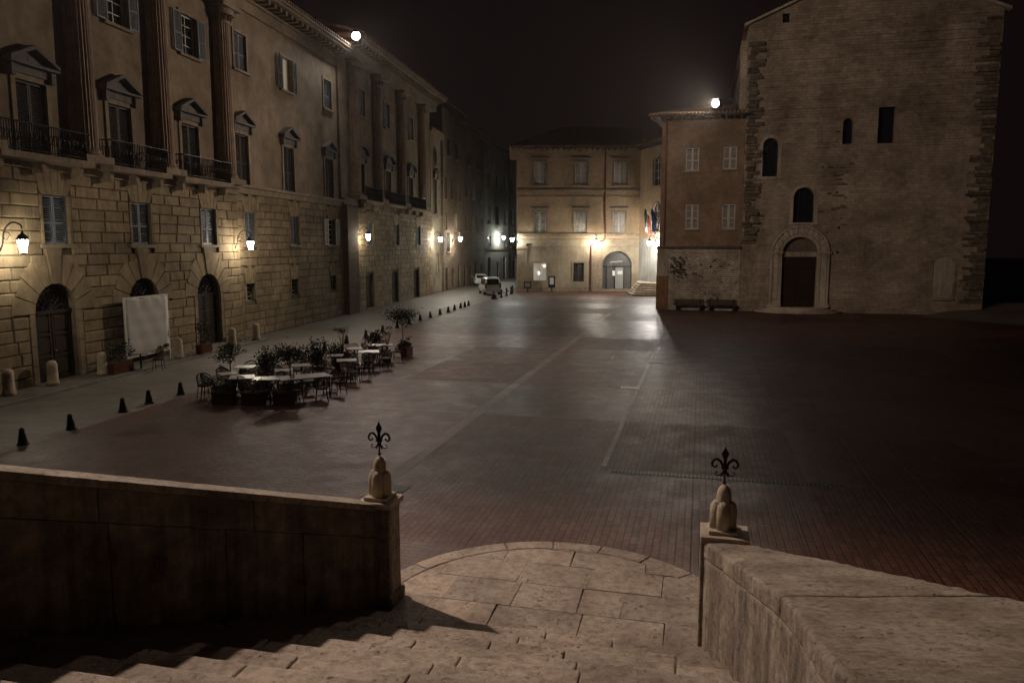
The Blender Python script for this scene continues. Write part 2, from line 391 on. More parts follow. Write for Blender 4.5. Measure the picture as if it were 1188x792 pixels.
def window(b, o, y=0, style='shut', mat=None, surround=None, sill=True, ped=None, sw=.16, pm=None, curtain=None, rows=4, name='window', depth=.2):
    """window > pane, shutter, sill, pediment; in the wall's local frame"""
    x0, x1, z0, z1 = o['x0'], o['x1'], o['z0'], o['z1']
    f = MB()
    if surround:
        top = z1-(x1-x0)/2 if o.get('arch') else z1
        f.box(x0-sw,x0,y-.06,y+.03,z0,top); f.box(x1,x1+sw,y-.06,y+.03,z0,top)
        if o.get('arch'):
            p, s = arch_pts(x0,x1,z1); q, _ = arch_pts(x0-sw,x1+sw,z1+sw)
            for i in range(len(p)-1):
                f.prism([(p[i][0],y-.06,p[i][1]),(p[i+1][0],y-.06,p[i+1][1]),(q[i+1][0],y-.06,q[i+1][1]),(q[i][0],y-.06,q[i][1])],(0,.09,0))
        else: f.box(x0-sw,x1+sw,y-.063,y+.03,z1,z1+sw)
    else:
        muntin_frame(f, o, y+depth-.06, 2, rows)
    w = f.build(name, surround or M['frame_white'], b)
    p = MB(); p.poly(pane_poly(o, y+depth)); p.build('pane', curtain or M['glass_dark'], w)
    if surround and style in ('pane','open'):
        g = MB(); muntin_frame(g, o, y+depth-.06, 2, rows); g.build('casement', M['frame_white'], w)
    if style == 'shut':
        xm = (x0+x1)/2
        for a, c in ((x0+.015, xm-.008), (xm+.008, x1-.015)):
            g = MB(); louvre_leaf(g, a, c, z0+.02, z1-.02, y+.06); g.build('shutter', mat, w)
    if style == 'open':
        hw = (x1-x0)/2
        for a, c in ((x0-hw-.02, x0-.02), (x1+.02, x1+hw+.02)):
            g = MB(); louvre_leaf(g, a, c, z0, z1, y-.13); g.build('shutter', mat, w)
    if sill:
        g = MB(); g.box(x0-sw-.08,x1+sw+.08,y-.16,y+.05,z0-.14,z0-.003); g.build('sill', surround or M['trim'], w, bevel=.015)
    if ped:
        g = MB(); pw = (x1-x0)/2+.42; xc = (x0+x1)/2; zb = z1+.48
        g.box(xc-pw+.15,xc+pw-.15,y-.12,y+.02,z1+.2,zb)
        for k in (-1,1): g.box(xc+k*(pw-.22)-.09,xc+k*(pw-.22)+.09,y-.22,y+.02,zb-.42,zb+.001)
        g.box(xc-pw,xc+pw,y-.34,y+.02,zb,zb+.1)
        if ped == 'tri':
            ap = zb+.1+pw*.5
            g.prism([(xc-pw+.1,y-.1,zb+.1),(xc+pw-.1,y-.1,zb+.1),(xc,y-.1,ap-.1)],(0,.12,0))
            for k in (-1,1):
                g.prism([(xc+k*pw,y-.36,zb+.1),(xc+k*pw,y-.36,zb+.22),(xc,y-.36,ap+.1),(xc,y-.36,ap-.04)],(0,.38,0))
        else:
            n = 10; rise = pw*.55
            arc = [(xc-pw*math.cos(math.pi*i/n), zb+.1+rise*math.sin(math.pi*i/n)) for i in range(n+1)]
            g.prism([(a,y-.1,c) for a,c in arc],(0,.12,0))
            for (a,c),(d,e) in zip(arc, arc[1:]):
                g.prism([(a,y-.36,c),(d,y-.36,e),(d,y-.36,e+.13),(a,y-.36,c+.13)],(0,.38,0))
        g.build('pediment', pm or M['greystone'], w)
    return w
def hw_arch(o, z):
    return None
def rustic_blocks(mb, x0, x1, z0, z1, y, ops, course=.43, length=1.3, proud=.085, gap=.024, seed=1):
    rnd = random.Random(seed)
    k = 0; z = z0
    ncs = max(1, round((z1-z0)/course)); ch = (z1-z0)/ncs
    for k in range(ncs):
        a, b = z0+k*ch, z0+(k+1)*ch
        bl = []
        for o in ops:
            ex = o.get('jamb', 0)
            if o.get('arch'):
                r = (o['x1']-o['x0'])/2; xc = (o['x0']+o['x1'])/2; s = o['z1']-r; Ro = r+o.get('ring', .95)
                if b <= s+.05 and a < s and b > o['z0']: bl.append((o['x0']-ex, o['x1']+ex)); continue
                if a >= s+Ro: continue
                tb = max(0, b-s); h1 = math.sqrt(max(0, Ro*Ro-tb*tb)); ta = max(0, a-s); h2 = math.sqrt(max(0, r*r-ta*ta)) if ta < r else 0
                h = max(h1, h2)
                if h > .05: bl.append((xc-h, xc+h))
            elif a < o['z1']-.02 and b > o['z0']+.02: bl.append((o['x0']-ex, o['x1']+ex))
        bl.sort(); cur = x0; spans = []
        for p, q in bl:
            if p > cur: spans.append((cur, p))
            cur = max(cur, q)
        if cur < x1: spans.append((cur, x1))
        off = (k % 2)*length/2 + rnd.uniform(-.15,.15)
        for p, q in spans:
            cuts = [p]; t = x0-length+off
            while t < q:
                if t > p+.3 and t < q-.3: cuts.append(t)
                t += length*rnd.uniform(.85,1.15)
            cuts.append(q)
            for c, d in zip(cuts, cuts[1:]):
                if d-c > .08: mb.block(c+gap/2, d-gap/2, a+gap/2, b-gap/2, y+.0, y-proud-rnd.uniform(0,.02), .034)
def voussoirs(mb, o, y, ring=.95, n=9, proud=.115, key=.35):
    r = (o['x1']-o['x0'])/2; xc = (o['x0']+o['x1'])/2; s = o['z1']-r
    for i in range(n):
        t0 = math.pi*i/n+.012; t1 = math.pi*(i+1)/n-.012
        k = ring + (key if i == n//2 else 0) + (.12 if i % 2 == 0 else 0)
        pr = proud + (.05 if i == n//2 else 0)
        P = lambda t, q: (xc-q*math.cos(t), y-pr, s+q*math.sin(t))
        mb.prism([P(t0,r), P(t1,r), P(t1,r+k), P(t0,r+k)], (0,pr,0))
def flat_voussoirs(mb, o, y, h=.85, n=5, proud=.115, splay=.35):
    w = o['x1']-o['x0']
    for i in range(n):
        f0, f1 = i/n, (i+1)/n
        A = o['x0']+w*f0+.01; B = o['x0']+w*f1-.01
        C = o['x0']-splay+(w+2*splay)*f0+.012; D = o['x0']-splay+(w+2*splay)*f1-.012
        hh = h+(.12 if i == n//2 else 0)
        mb.prism([(A,y-proud,o['z1']),(B,y-proud,o['z1']),(D,y-proud,o['z1']+hh),(C,y-proud,o['z1']+hh)],(0,proud,0))
def panel_door(b, o, y, mat, fan=True, name='door', glass=None):
    """door > panel, fanlight"""
    x0,x1,z0,z1 = o['x0'],o['x1'],o['z0'],o['z1']; xm=(x0+x1)/2
    s = z1-(x1-x0)/2 if o.get('arch') else z1
    d = MB()
    d.box(x0,x1,y+.22,y+.27,z0,s)
    d.box(x0,x1,y+.14,y+.22,s-.08,s+.06) if o.get('arch') else None
    w = d.build(name, mat, b)
    for a, c in ((x0+.04, xm-.02), (xm+.02, x1-.04)):
        g = MB(); n = 3
        for k in range(n):
            za = z0+.08+(s-z0-.12)*k/n; zb = z0+.0+(s-z0-.12)*(k+1)/n
            g.box(a,c,y+.17,y+.22,za-.05,za+.05); g.box(a+.13,c-.13,y+.185,y+.22,za+.14,zb-.06)
        g.box(a,a+.1,y+.172,y+.22,z0+.02,s-.09); g.box(c-.1,c,y+.172,y+.22,z0+.02,s-.09)
        g.build('panel', mat, w, bevel=.012)
    if o.get('arch') and fan:
        r=(x1-x0)/2; p,_=arch_pts(x0,x1,z1); g=MB(); g.poly([(a,y+.25,c) for a,c in p]); g.build('fanlight', M['glass_dark'], w)
        g=MB()
        for k in range(1,8):
            t=math.pi*k/8; g.cyl((xm,y+.2,s+.05),(xm-r*math.cos(t),y+.2,s+r*math.sin(t)),.018,n=5)
        for q in (.35,.7):
            g.tube([(xm-r*q*math.cos(math.pi*i/12),y+.2,s+.05+r*q*math.sin(math.pi*i/12)) for i in range(13)],.018,5)
        for k in range(8):
            t=math.pi*(k+.5)/8; cx=xm-r*.85*math.cos(t); cz=s+r*.85*math.sin(t)
            g.tube([(cx+.08*math.cos(u),y+.2,cz+.08*math.sin(u)) for u in [i*math.pi/4 for i in range(9)]],.014,4)
        g.build('fan_grille', M['iron'], w)
    g=MB(); g.cyl((xm+.1,y+.17,z0+1.1),(xm+.1,y+.11,z0+1.1),.035,n=8); g.build('handle', M['steel'], w)
    return w
def tile_roof(mb, pts, ridge_dir_n, spacing=.32, r=.09):
    """pts: eave-left, eave-right, ridge-right, ridge-left; tile rows run from eave to ridge"""
    a,b,c,d = [Vector(p) for p in pts]
    mb.add([a,b,c,d],[(0,1,2,3)])
    n = max(2, int((b-a).length/spacing))
    for i in range(n+1):
        f = i/n; p=a.lerp(b,f); q=d.lerp(c,f)
        if (q-p).length < .5: continue
        up = Vector((0,0,.03)); mb.tube([p+up, q+up], r, 6)
def railing(b, x0, x1, y, proj, z0, h=1.0):
    """balcony > slab, railing"""
    s = MB(); s.box(x0-.1,x1+.1,y-proj-.1,y+.05,z0-.22,z0)
    for x in (x0+.25, (x0+x1)/2, x1-.25): s.box(x-.1,x+.1,y-proj*.7,y,z0-.62,z0-.222)
    w = s.build('balcony', M['trim'], b, bevel=.02)
    g = MB()
    g.tube([(x0,y,z0+h),(x0,y-proj,z0+h),(x1,y-proj,z0+h),(x1,y,z0+h)],.03,5)
    g.tube([(x0,y,z0+.1),(x0,y-proj,z0+.1),(x1,y-proj,z0+.1),(x1,y,z0+.1)],.02,5)
    x = x0
    while x <= x1+.001:
        g.cyl((x,y-proj,z0),(x,y-proj,z0+h),.016,n=5); x += .11
    for xx in (x0,x1):
        for k in range(1,6): g.cyl((xx,y-proj*k/6,z0),(xx,y-proj*k/6,z0+h),.016,n=5)
    # belly scroll-work between the bars
    x = x0+.11
    while x < x1-.2:
        g.tube([(x+.11+.085*math.cos(t),y-proj-.01,z0+.5+.16*math.sin(t)) for t in [i*math.pi/4 for i in range(9)]],.013,4); x += .22
    g.build('railing', M['iron'], w)
    return w

# ------------------------------------------------------------------ ground
A0 = math.atan2(.987, .160)            # direction of the long left facade
FU = Vector((math.cos(A0), math.sin(A0), 0)); FO = Vector((-17.0, 28.5, 0)); FN = Vector((FU.y, -FU.x, 0))
def fpt(s, out=0, z=0): p = FO+FU*s+FN*out; return Vector((p.x,p.y,z))
D = Vector((math.sin(R(13.8)), math.cos(R(13.8)), 0)); Cx = Vector((math.cos(R(13.8)), -math.sin(R(13.8)), 0))
def pz(b, a, z=0): p = Cx*b+D*a; return Vector((p.x,p.y,z))

g = MB(); g.quad((-250,-200,-.02),(250,-200,-.02),(250,320,-.02),(-250,320,-.02)); tag(g.build('ground', M['earth']), kind='structure')
g = MB(); g.poly([(-22,-14,0),(44,-14,0),(44,64,0),(19,64,0),(17,92,0),(-1.2,92,0),(-4,64.8,0),(-13.2,17,0)])
tag(g.build('piazza_paving', M['paving']), kind='structure')
bol = lambda y: Vector((-12.62+.1945*(y-19.2), y, 0))
g = MB(); p0 = fpt(-40); p1 = fpt(150); e = bol(82)
g.poly([(p0.x,p0.y,.004),(bol(-10).x,-10,.004),(e.x,e.y,.004),(.2,85.5,.004),(3,110,.004),(14,170,.004),(p1.x,p1.y,.004)])
tag(g.build('street', M['slabs']), kind='structure')
g = MB()
random.seed(3)
y = -8
while y < 82:
    L = random.uniform(.8,1.3); a = bol(y+.01); b = bol(min(y+L,82)-.01); n = Vector((.98,-.19,0))*.2
    g.quad((a.x-n.x,a.y-n.y,.008),(a.x+n.x,a.y+n.y,.008),(b.x+n.x,b.y+n.y,.008),(b.x-n.x,b.y-n.y,.008)); y += L
tag(g.build('street_border_strip', M['strip_pale']), kind='structure')
g = MB(); x = -20
while x < 13.2:
    L = random.uniform(.9,1.5); a=fpt(x+.008,0); b=fpt(min(x+L,13.3)-.008,0)
    o0=FN*1.55
    g.prism([a+Vector((0,0,.0)),b+Vector((0,0,.0)),b+o0,a+o0],(0,0,.1)); x+=L
tag(g.build('pavement', M['slabs'], bevel=.012), kind='structure')
# pale stone strips that divide the brick panels
g = MB(); random.seed(5)
for b, a0, a1 in ((-6.52,14,58),(-2.05,17.3,46)):
    a = a0
    while a < a1:
        L = random.uniform(.7,1.2); w = .16 if b==-6.52 else .06
        q=[pz(b-w,a+.008,.004),pz(b+w,a+.008,.004),pz(b+w,a+L-.008,.004),pz(b-w,a+L-.008,.004)]; g.quad(*q); a += L
tag(g.build('paving_strip', M['strip_pale']), kind='structure')
g = MB()
for a in (22.05,27.1,37.2):
    b = -14
    while b < (-2.9 if a<30 else 9):
        L=random.uniform(.7,1.2)
        if all(abs(b+L/2-q)>.75 for q in (-6.52,-2.05)): g.quad(pz(b+.008,a-.06,.004),pz(b+L-.008,a-.06,.004),pz(b+L-.008,a+.06,.004),pz(b+.008,a+.06,.004))
        b += L
tag(g.build('paving_cross_strip', plain('grey_cross_strip',(.075,.048,.035),.5,0,.5,5,.3)), kind='structure')
# drain channel across the piazza
g = MB(); b=-1.8
while b < 3.2:
    g.obox(pz(b,17.0,.006),Cx*.022,D*.11,(0,0,.006)); b+=.085
dr=g.build('drain_grating', M['cast']); tag(dr,'long dark iron slotted drain grating set across the brick paving beyond the steps','drain')
g=MB(); g.quad(pz(-1.9,16.86,.003),pz(3.3,16.86,.003),pz(3.3,17.14,.003),pz(-1.9,17.14,.003)); g.build('drain_bed', plain('worn_drain_stone',(.07,.05,.038),.6), dr)
for k,(b,a,lab) in enumerate(((-2.35,27.4,'small rectangular iron drain cover beside the pale paving strip, farther one'),(-1.75,33.6,'small iron drain cover near the shadow edge below the brick house'),(-6.2,14.6,'iron grating set in the paving beside the left parapet pillar'))):
    g=MB(); w=.33
    for i in range(8): g.obox(pz(b+(i-3.5)*.085,a,.009),Cx*.028,D*.2,(0,0,.006))
    g.quad(pz(b-w,a-.22,.0085),pz(b+w,a-.22,.0085),pz(b+w,a+.22,.0085),pz(b-w,a+.22,.0085))
    tag(g.build('drain_cover', plain('worn_drain_iron',(.2,.19,.18),.45,.6) if k==0 else M['cast']), lab, 'drain cover', 'drain covers in the piazza')
# ramp of pale paving climbing beside the stone church
g=MB(); g.add([(29.5,55.0,.005),(33,49,.005),(60,40,2.6),(48,53,1.5),(36,58.5,.7)],[(0,1,2,3,4)])
tag(g.build('side_path', M['strip']), kind='structure')
# ------------------------------------------------------------------ long left palace
pal = thing('stone_palace','long sandstone palace with rusticated ground floor, giant half columns and iron balconies on the left','palace',FO,A0)
def kz(z,k): return 5.1+(z-5.1)*k if z>5.1 else z
SEC = dict(
 a=dict(x0=-22,x1=13.4,y=0,k=1.02,doors=[(-15.4,1),(-10.3,0),(-5.2,0),(-.18,1),(5.0,2),(10.15,1)],gw=[-15.2,-10.1,-5.0,.13,5.1,10.45],bw=[-15.3,-10.3,-5.3,-.5,4.25,9.35],uw=[-15,-9.9,-4.9,-.3,4.45,9.65],pil=[-13.6,-8.5,-3.4,1.85,6.85,12.3],roof=17.0),
 b=dict(x0=13.4,x1=28.4,y=.12,k=1.07,doors=[],gw=[14.9,20.55,26.5],bw=[14.5,20.25,26.6],uw=[14.75,20.3,26.7],pil=[],roof=17.0,small=[14.6,20.3,26.5]),
 c=dict(x0=28.4,x1=53.2,y=0,k=1.13,doors=[],gw=[34.2,41.1,48.0],bw=[32.7,39.3,46.0],uw=[33.2,39.3,46.4],pil=[30.9,36.2,42.6,49.4],roof=17.2,small=[],gd=[33.9,40.5,47.2]))
for key, S in SEC.items():
    y=S['y']; k=S['k']; x0,x1=S['x0'],S['x1']
    zb0,zb1=kz(7.75,k),kz(8.2,k)
    doors=[dict(op(x,2.12,.1,3.72,True),kind=t,jamb=.28,ring=.95) for x,t in S['doors']]
    gw=[dict(op(x,1.3 if key!='c' else 1.4,5.15,6.95)) for x in S['gw']]
    sm=[dict(op(x,1.05,2.0,3.0)) for x in S.get('small',[])]
    gd=[dict(op(x,1.9,.05,2.75)) for x in S.get('gd',[])]
    ops=doors+gw+sm+gd
    w=MB(); wall_sheet(w,x0,x1,0,zb0,y,ops,.4)
    ro = w.build('ground_floor_wall', M['groove'], pal)
    r=MB(); rustic_blocks(r,x0,x1,.0,zb0-.005,y,[dict(o, z1=o['z1']+.85, x0=o['x0']-.12, x1=o['x1']+.12) if o in gw or o in sm else o for o in ops],seed={'a':1,'b':2,'c':4}[key])
    r.build('rustication', M['rustic'], pal)
    vs_=[]
    for o in doors: v=MB(); voussoirs(v,o,y); vs_.append(v); o['v']=v
    for o in gw: v=MB(); flat_voussoirs(v,o,y,.86); vs_.append(v); o['v']=v
    for o in sm: v=MB(); flat_voussoirs(v,o,y,.86,5,.115,.2); vs_.append(v); o['v']=v
    for o in gw+sm:   # jamb blocks beside windows
        v=o['v']
        for xx in (o['x0']-.12,o['x1']):
            z=o['z0']
            while z<o['z1']-.05:
                h=min(.47,o['z1']-z); v.box(xx+.002,xx+.118,y-.115,y,z+.01,z+h-.01); z+=.47
    for o in doors:
        s=o['z1']-1.06; v=o['v']
        for xx in (o['x0']-.27,o['x1']):
            z=.1
            while z<s-.05:
                h=min(.7,s-z); v.box(xx+.01,xx+.26,y-.11,y,z+.01,z+h-.01); z+=.7
    for v in vs_: v.build('opening_surround', M['rustic'], pal)
    for o in doors:
        if o['kind']==1: panel_door(pal,o,y,M['wood_dark'])
        else:
            panel_door(pal,o,y,M['wood_dark'],fan=True)
    for o in gd:
        panel_door(pal,o,y,M['wood_dark'])
        g=MB(); g.box(o['x0']-.1,o['x1']+.1,y-.2,y+.1,.0,.06); g.build('threshold',M['trim'],pal)
    for i,o in enumerate(gw):
        if key=='b' and i==2: window(pal,o,y-.02,'open',M['shutter_pale'],None,True,rows=5)
        else: window(pal,o,y-.03,'shut',M['shutter_blue'],None,True)
    for o in sm:
        wn=window(pal,o,y,'pane',None,None,False)
        g=MB()
        for i in range(6): g.cyl((o['x0']+.1+i*.17,y+.06,o['z0']),(o['x0']+.1+i*.17,y+.06,o['z1']),.014,n=5)
        for z in (2.3,2.7): g.box(o['x0'],o['x1'],y+.05,y+.07,z-.012,z+.012)
        g.build('grille',M['iron'],wn)
    g=MB(); g.box(x0,x1,y-.3,y+.02,zb1-.16,zb1); g.box(x0,x1,y-.18,y+.02,zb0,zb1-.16); g.build('string_course',M['trim'],pal,bevel=.02)
    # upper storeys
    zt=kz(S['roof'],k)
    bw=[dict(op(x,1.42,kz(8.2,k)+.02,kz(10.75,k))) for x in S['bw']]
    uw=[dict(op(x,1.3,kz(13.95,k),kz(15.75,k))) for x in S['uw']]
    w=MB(); wall_sheet(w,x0,x1,zb1-.01,zt,y+.05,bw+uw,.35); w.build('upper_wall',M['plaster'],pal)
    for o in bw: window(pal,o,y+.05,'shut',M['shutter_dark'],M['trim'],key=='b',ped='seg' if key=='c' else 'tri',sw=.2)
    for i,o in enumerate(uw):
        if key=='a': window(pal,o,y+.05,'open',M['shutter_blue'],M['trim'],True,rows=4)
        elif key=='b' and i==1: window(pal,o,y+.05,'open',M['shutter_dark'],M['trim'],True,curtain=M['lit_room'],rows=1)
        else: window(pal,o,y+.05,'shut',M['shutter_blue'],M['trim'],True)
    # giant half columns with flutes, base and capital
    for x in S['pil']:
        c=MB(); zc0=zb1; zc1=zt-.9; n=28; r=.62; pts=[]
        if key=='c' and x==30.9: pass
        prof=[]
        for zi in (zc0+.5, zc1):
            rr=r if zi<zc0+1 else r*.88
            prof.append([(x+ (rr-(.035 if j%2 else 0))*math.cos(math.pi*j/n+math.pi), y+ (rr-(.035 if j%2 else 0))*math.sin(math.pi*j/n+math.pi), zi) for j in range(n+1)])
        m=len(prof[0]); c.add(prof[0]+prof[1],[(j,j+1,j+1+m,j+m) for j in range(m-1)])
        col=c.build('half_column',M['column'],pal)
        d=MB(); d.box(x-.78,x+.78,y-.8,y+.1,zc0,zc0+.28); d.lathe([(.74,.28),(.74,.36),(.66,.42),(.68,.5)],20,(x,y,zc0)); d.build('column_base',M['trim'],col)
        d=MB(); d.lathe([(.56,0),(.6,.08),(.58,.16),(.66,.4),(.82,.62),(.74,.7)],20,(x,y,zc1)); d.box(x-.86,x+.86,y-.86,y+.1,zc1+.68,zc1+.86)
        for j in range(7):
            t=math.pi*(j+.5)/7+math.pi; d.tube([(x+.58*math.cos(t),y+.58*math.sin(t),zc1+.1),(x+.72*math.cos(t),y+.72*math.sin(t),zc1+.36),(x+.84*math.cos(t),y+.84*math.sin(t),zc1+.34)],[.09,.07,.03],5)
        d.build('capital',M['trim'],col)
    # entablature and eave
    c=MB(); yy=y-(.72 if S['pil'] else .1)
    c.box(x0,x1,yy,y+.4,zt-.03,zt+.55); c.box(x0-.1,x1+.1,yy-.12,y+.4,zt+.55,zt+.7)
    x=x0+.3
    while x<x1-.2:
        c.box(x,x+.28,yy-.75,y+.3,zt+.702,zt+.95); x+=.72
    c.box(x0-.3,x1+.3,yy-.95,y+.4,zt+.952,zt+1.12); c.box(x0-.35,x1+.35,yy-1.08,y+.4,zt+1.121,zt+1.26)
    c.build('cornice',M['trim'],pal,bevel=.015)
    ro=MB(); tile_roof(ro,[(x0-.3,yy-1.15,zt+1.27),(x1+.3,yy-1.15,zt+1.27),(x1+.3,y+7,zt+3.6),(x0-.3,y+7,zt+3.6)],None); ro.build('roof',M['tile'],pal)
    s=MB()
    for xx in (x0,x1): s.quad((xx,y,0),(xx,y+14,0),(xx,y+14,zt+1.2),(xx,y,zt+1.2))
    s.quad((x0,y+14,0),(x1,y+14,0),(x1,y+14,zt+1.2),(x0,y+14,zt+1.2)); s.build('side_wall',M['plaster'],pal)
for a,b in ((-13.0,-9),(-8,-3.9),(-2.9,1.35),(2.55,6.3),(7.5,11.7)): railing(pal,a,b,0,.75,kz(8.2,1.02),1.0)
for a,b in ((31.5,35.4),(37.0,41.8),(43.4,48.6)): railing(pal,a,b,0,.75,kz(8.2,1.13),1.0)
# dark pier at the corner of the far wing
g=MB(); g.box(28.45,30.5,-.42,.0,0,kz(7.75,1.13)); 
for k in range(16): g.box(28.40,30.55,-.44,.0,k*.5+.02,k*.5+.47)
g.build('corner_pier',M['pier_dark'],pal)

# white sheet on a frame in front of the middle door
t=thing('banner_screen','tall white cloth screen on a pale frame in front of an arched doorway','screen',fpt(4.4,.6),A0)
g=MB(); nx,nz=14,16
for i in range(nx+1):
    for j in range(nz+1):
        X=-1.42+2.84*i/nx; Z=.5+2.42*j/nz
        Z+=.05*math.sin(i*.9)*(j/nz)**4+.02*math.cos(i*2.1)*(1-j/nz)**3; Y=.012*math.sin(i*1.3+j*.5)+.008*math.sin(j*1.7)+.04*(j/nz)**6*math.sin(i*1.6)
        g.v.append((X,Y,Z))
for i in range(nx):
    for j in range(nz): a=i*(nz+1)+j; g.f.append((a,a+nz+1,a+nz+2,a+1))
o=g.build('cloth',M['sheet'],t,smooth=True); md=o.modifiers.new('thick','SOLIDIFY'); md.thickness=.02
g=MB()
for X in (-1.45,1.45): g.box(X-.04,X+.04,-.02,.05,.25,2.98)
g.box(-1.41,1.41,-.02,.04,2.9,2.97); g.box(-1.41,1.41,-.02,.04,.44,.5)
for X in (-1.45,1.45): g.box(X-.06,X+.06,-.3,.3,0,.06); g.box(X-.03,X+.03,-.015,.045,.06,.25)
g.build('frame',M['frame_white'],t)
for X in (-1.2,1.15):
    g=MB(); g.box(X-.12,X+.12,-.09,-.04,.62,.76); g.build('clamp',M['cast'],t)

# ------------------------------------------------------------------ lanterns
def lantern_parts(t, c, glow, s=1.0):
    """six sided street lantern hanging at c (centre of the glass)"""
    x,y,z=c
    g=MB(); g.lathe([(.09*s,-.2*s),(.17*s,.14*s),(.16*s,.17*s)],6,c); gl=g.build('glass',glow,t)
    g=MB(); g.lathe([(.2*s,.175*s),(.2*s,.2*s),(.13*s,.3*s),(.05*s,.36*s),(.03*s,.44*s)],6,c); g.lathe([(.05*s,-.25*s),(.1*s,-.205*s)],6,c)
    for k in range(6):
        a=math.pi/3*k; g.cyl((x+.1*s*math.cos(a),y+.1*s*math.sin(a),z-.205*s),(x+.185*s*math.cos(a),y+.185*s*math.sin(a),z+.175*s),.011*s,n=4)
    g.build('cap',M['iron'],t)
def wall_lantern(base, n, label, glow, reach=.95, drop=.0, s=1.12, group='lit lanterns on brackets along the street'):
    """base: lantern glass centre; n: direction from wall outwards"""
    base=Vector(base); n=Vector(n).normalized(); w=base-n*reach
    t=thing('wall_lantern',label,'lantern',w,0,group); b=n*reach
    lantern_parts(t,(b.x,b.y,0),glow,s)
    g=MB(); up=.62*s
    P=[n*0+Vector((0,0,-.25)), n*(reach*.18)+Vector((0,0,.05)), n*(reach*.3)+Vector((0,0,up*.75)), n*(reach*.62)+Vector((0,0,up+.08)), n*(reach*.95)+Vector((0,0,up)), b+Vector((0,0,.5*s))]
    # smooth the bracket
    Q=[]
    for i in range(len(P)-1):
        p0=P[max(i-1,0)];p1=P[i];p2=P[i+1];p3=P[min(i+2,len(P)-1)]
        for k in range(4):
            u=k/4; Q.append(.5*((2*p1)+(p2-p0)*u+(2*p0-5*p1+4*p2-p3)*u*u+(3*p1-p0-3*p2+p3)*u**3))
    Q.append(P[-1])
    g.tube(Q,.028,6); c=n*(reach*.35)
    g.tube([c+n*(.16*math.cos(a))*(1-a/14)+Vector((0,0,up*.45+.16*math.sin(a)*(1-a/14))) for a in [i*.5 for i in range(14)]],.017,5)
    g.obox((0,0,-.2),n*.02,Vector((-n.y,n.x,0))*.06,(0,0,.2))
    g.build('bracket',M['iron'],t)
    return t
wall_lantern(fpt(-2.55,1.0,5.1),FN,'lit wall lantern at far left, on the palace wall above the first arched door',M['lantern_glow'])
wall_lantern(fpt(12.85,1.0,5.13),FN,'lit wall lantern on the palace right of the third arched door',M['lantern_glow'])
wall_lantern(fpt(31.4,.9,5.75),FN,'lit wall lantern on the far wing of the palace beyond the dark corner pier',M['lantern_glow'])
wall_lantern(fpt(53.7,.85,5.75),FN,'lit street lantern on the narrow cream building',M['lantern_far'])
wall_lantern(fpt(61.9,1.1,5.85),FN,'lit street lantern on the brown stone house beside the cream building',M['lantern_far'])
wall_lantern(fpt(82.1)+Vector((math.cos(A0-R(8)),math.sin(A0-R(8)),0))*5.6+Vector((math.sin(A0-R(8)),-math.cos(A0-R(8)),0))*1.0+Vector((0,0,6.25)),Vector((math.sin(A0-R(8)),-math.cos(A0-R(8)),0)),'lit street lantern on the grey house at the end of the street',M['lantern_cool'])
# ------------------------------------------------------------------ narrow cream church-like front, brown houses, grey house along the street
def shell(b,x0,x1,z1,depth,mat,y=0):
    s=MB()
    for xx in (x0,x1): s.quad((xx,y,0),(xx,y+depth,0),(xx,y+depth,z1),(xx,y,z1))
    s.quad((x0,y+depth,0),(x1,y+depth,0),(x1,y+depth,z1),(x0,y+depth,z1)); s.quad((x0,y,z1),(x1,y,z1),(x1,y+depth,z1),(x0,y+depth,z1))
    s.build('side_wall',mat,b)
t=thing('cream_building','narrow cream plastered front with an oval window and small pediment beside the palace','building',fpt(53.3),A0)
ops=[op(2.6,1.0,8.6,12.2),op(3.3,.9,2.2,4.2)]
w=MB(); wall_sheet(w,0,5.1,0,16.9,.25,ops,.3); w.build('wall',M['cream'],t)
window(t,ops[0],.25,'shut',M['shutter_dark'],M['trim'],True,ped='tri',pm=M['trim']); window(t,ops[1],.25,'pane',None,M['trim'],True)
g=MB(); n=20; g.poly([(2.6+.55*math.cos(2*math.pi*i/n),.21,14.6+.95*math.sin(2*math.pi*i/n)) for i in range(n)]); o=g.build('oval_window',M['glass_dark'],t)
g=MB(); g.tube([(2.6+.6*math.cos(2*math.pi*i/n),.2,14.6+1.0*math.sin(2*math.pi*i/n)) for i in range(n+1)],.1,6); g.build('frame',M['trim'],o)
g=MB(); g.box(-.1,5.2,-.25,.4,16.9,17.2); g.box(-.1,5.2,-.05,.4,16.6,16.899); g.build('cornice',M['trim'],t); g=MB(); g.box(0,5.1,.12,.26,8.1,8.4); g.build('string_course',M['trim'],t)
g=MB(); tile_roof(g,[(-.2,-.3,17.21),(5.3,-.3,17.21),(5.3,5,18.6),(-.2,5,18.6)],None); g.build('roof',M['tile'],t)
shell(t,0,5.1,16.9,10,M['cream'],.25)
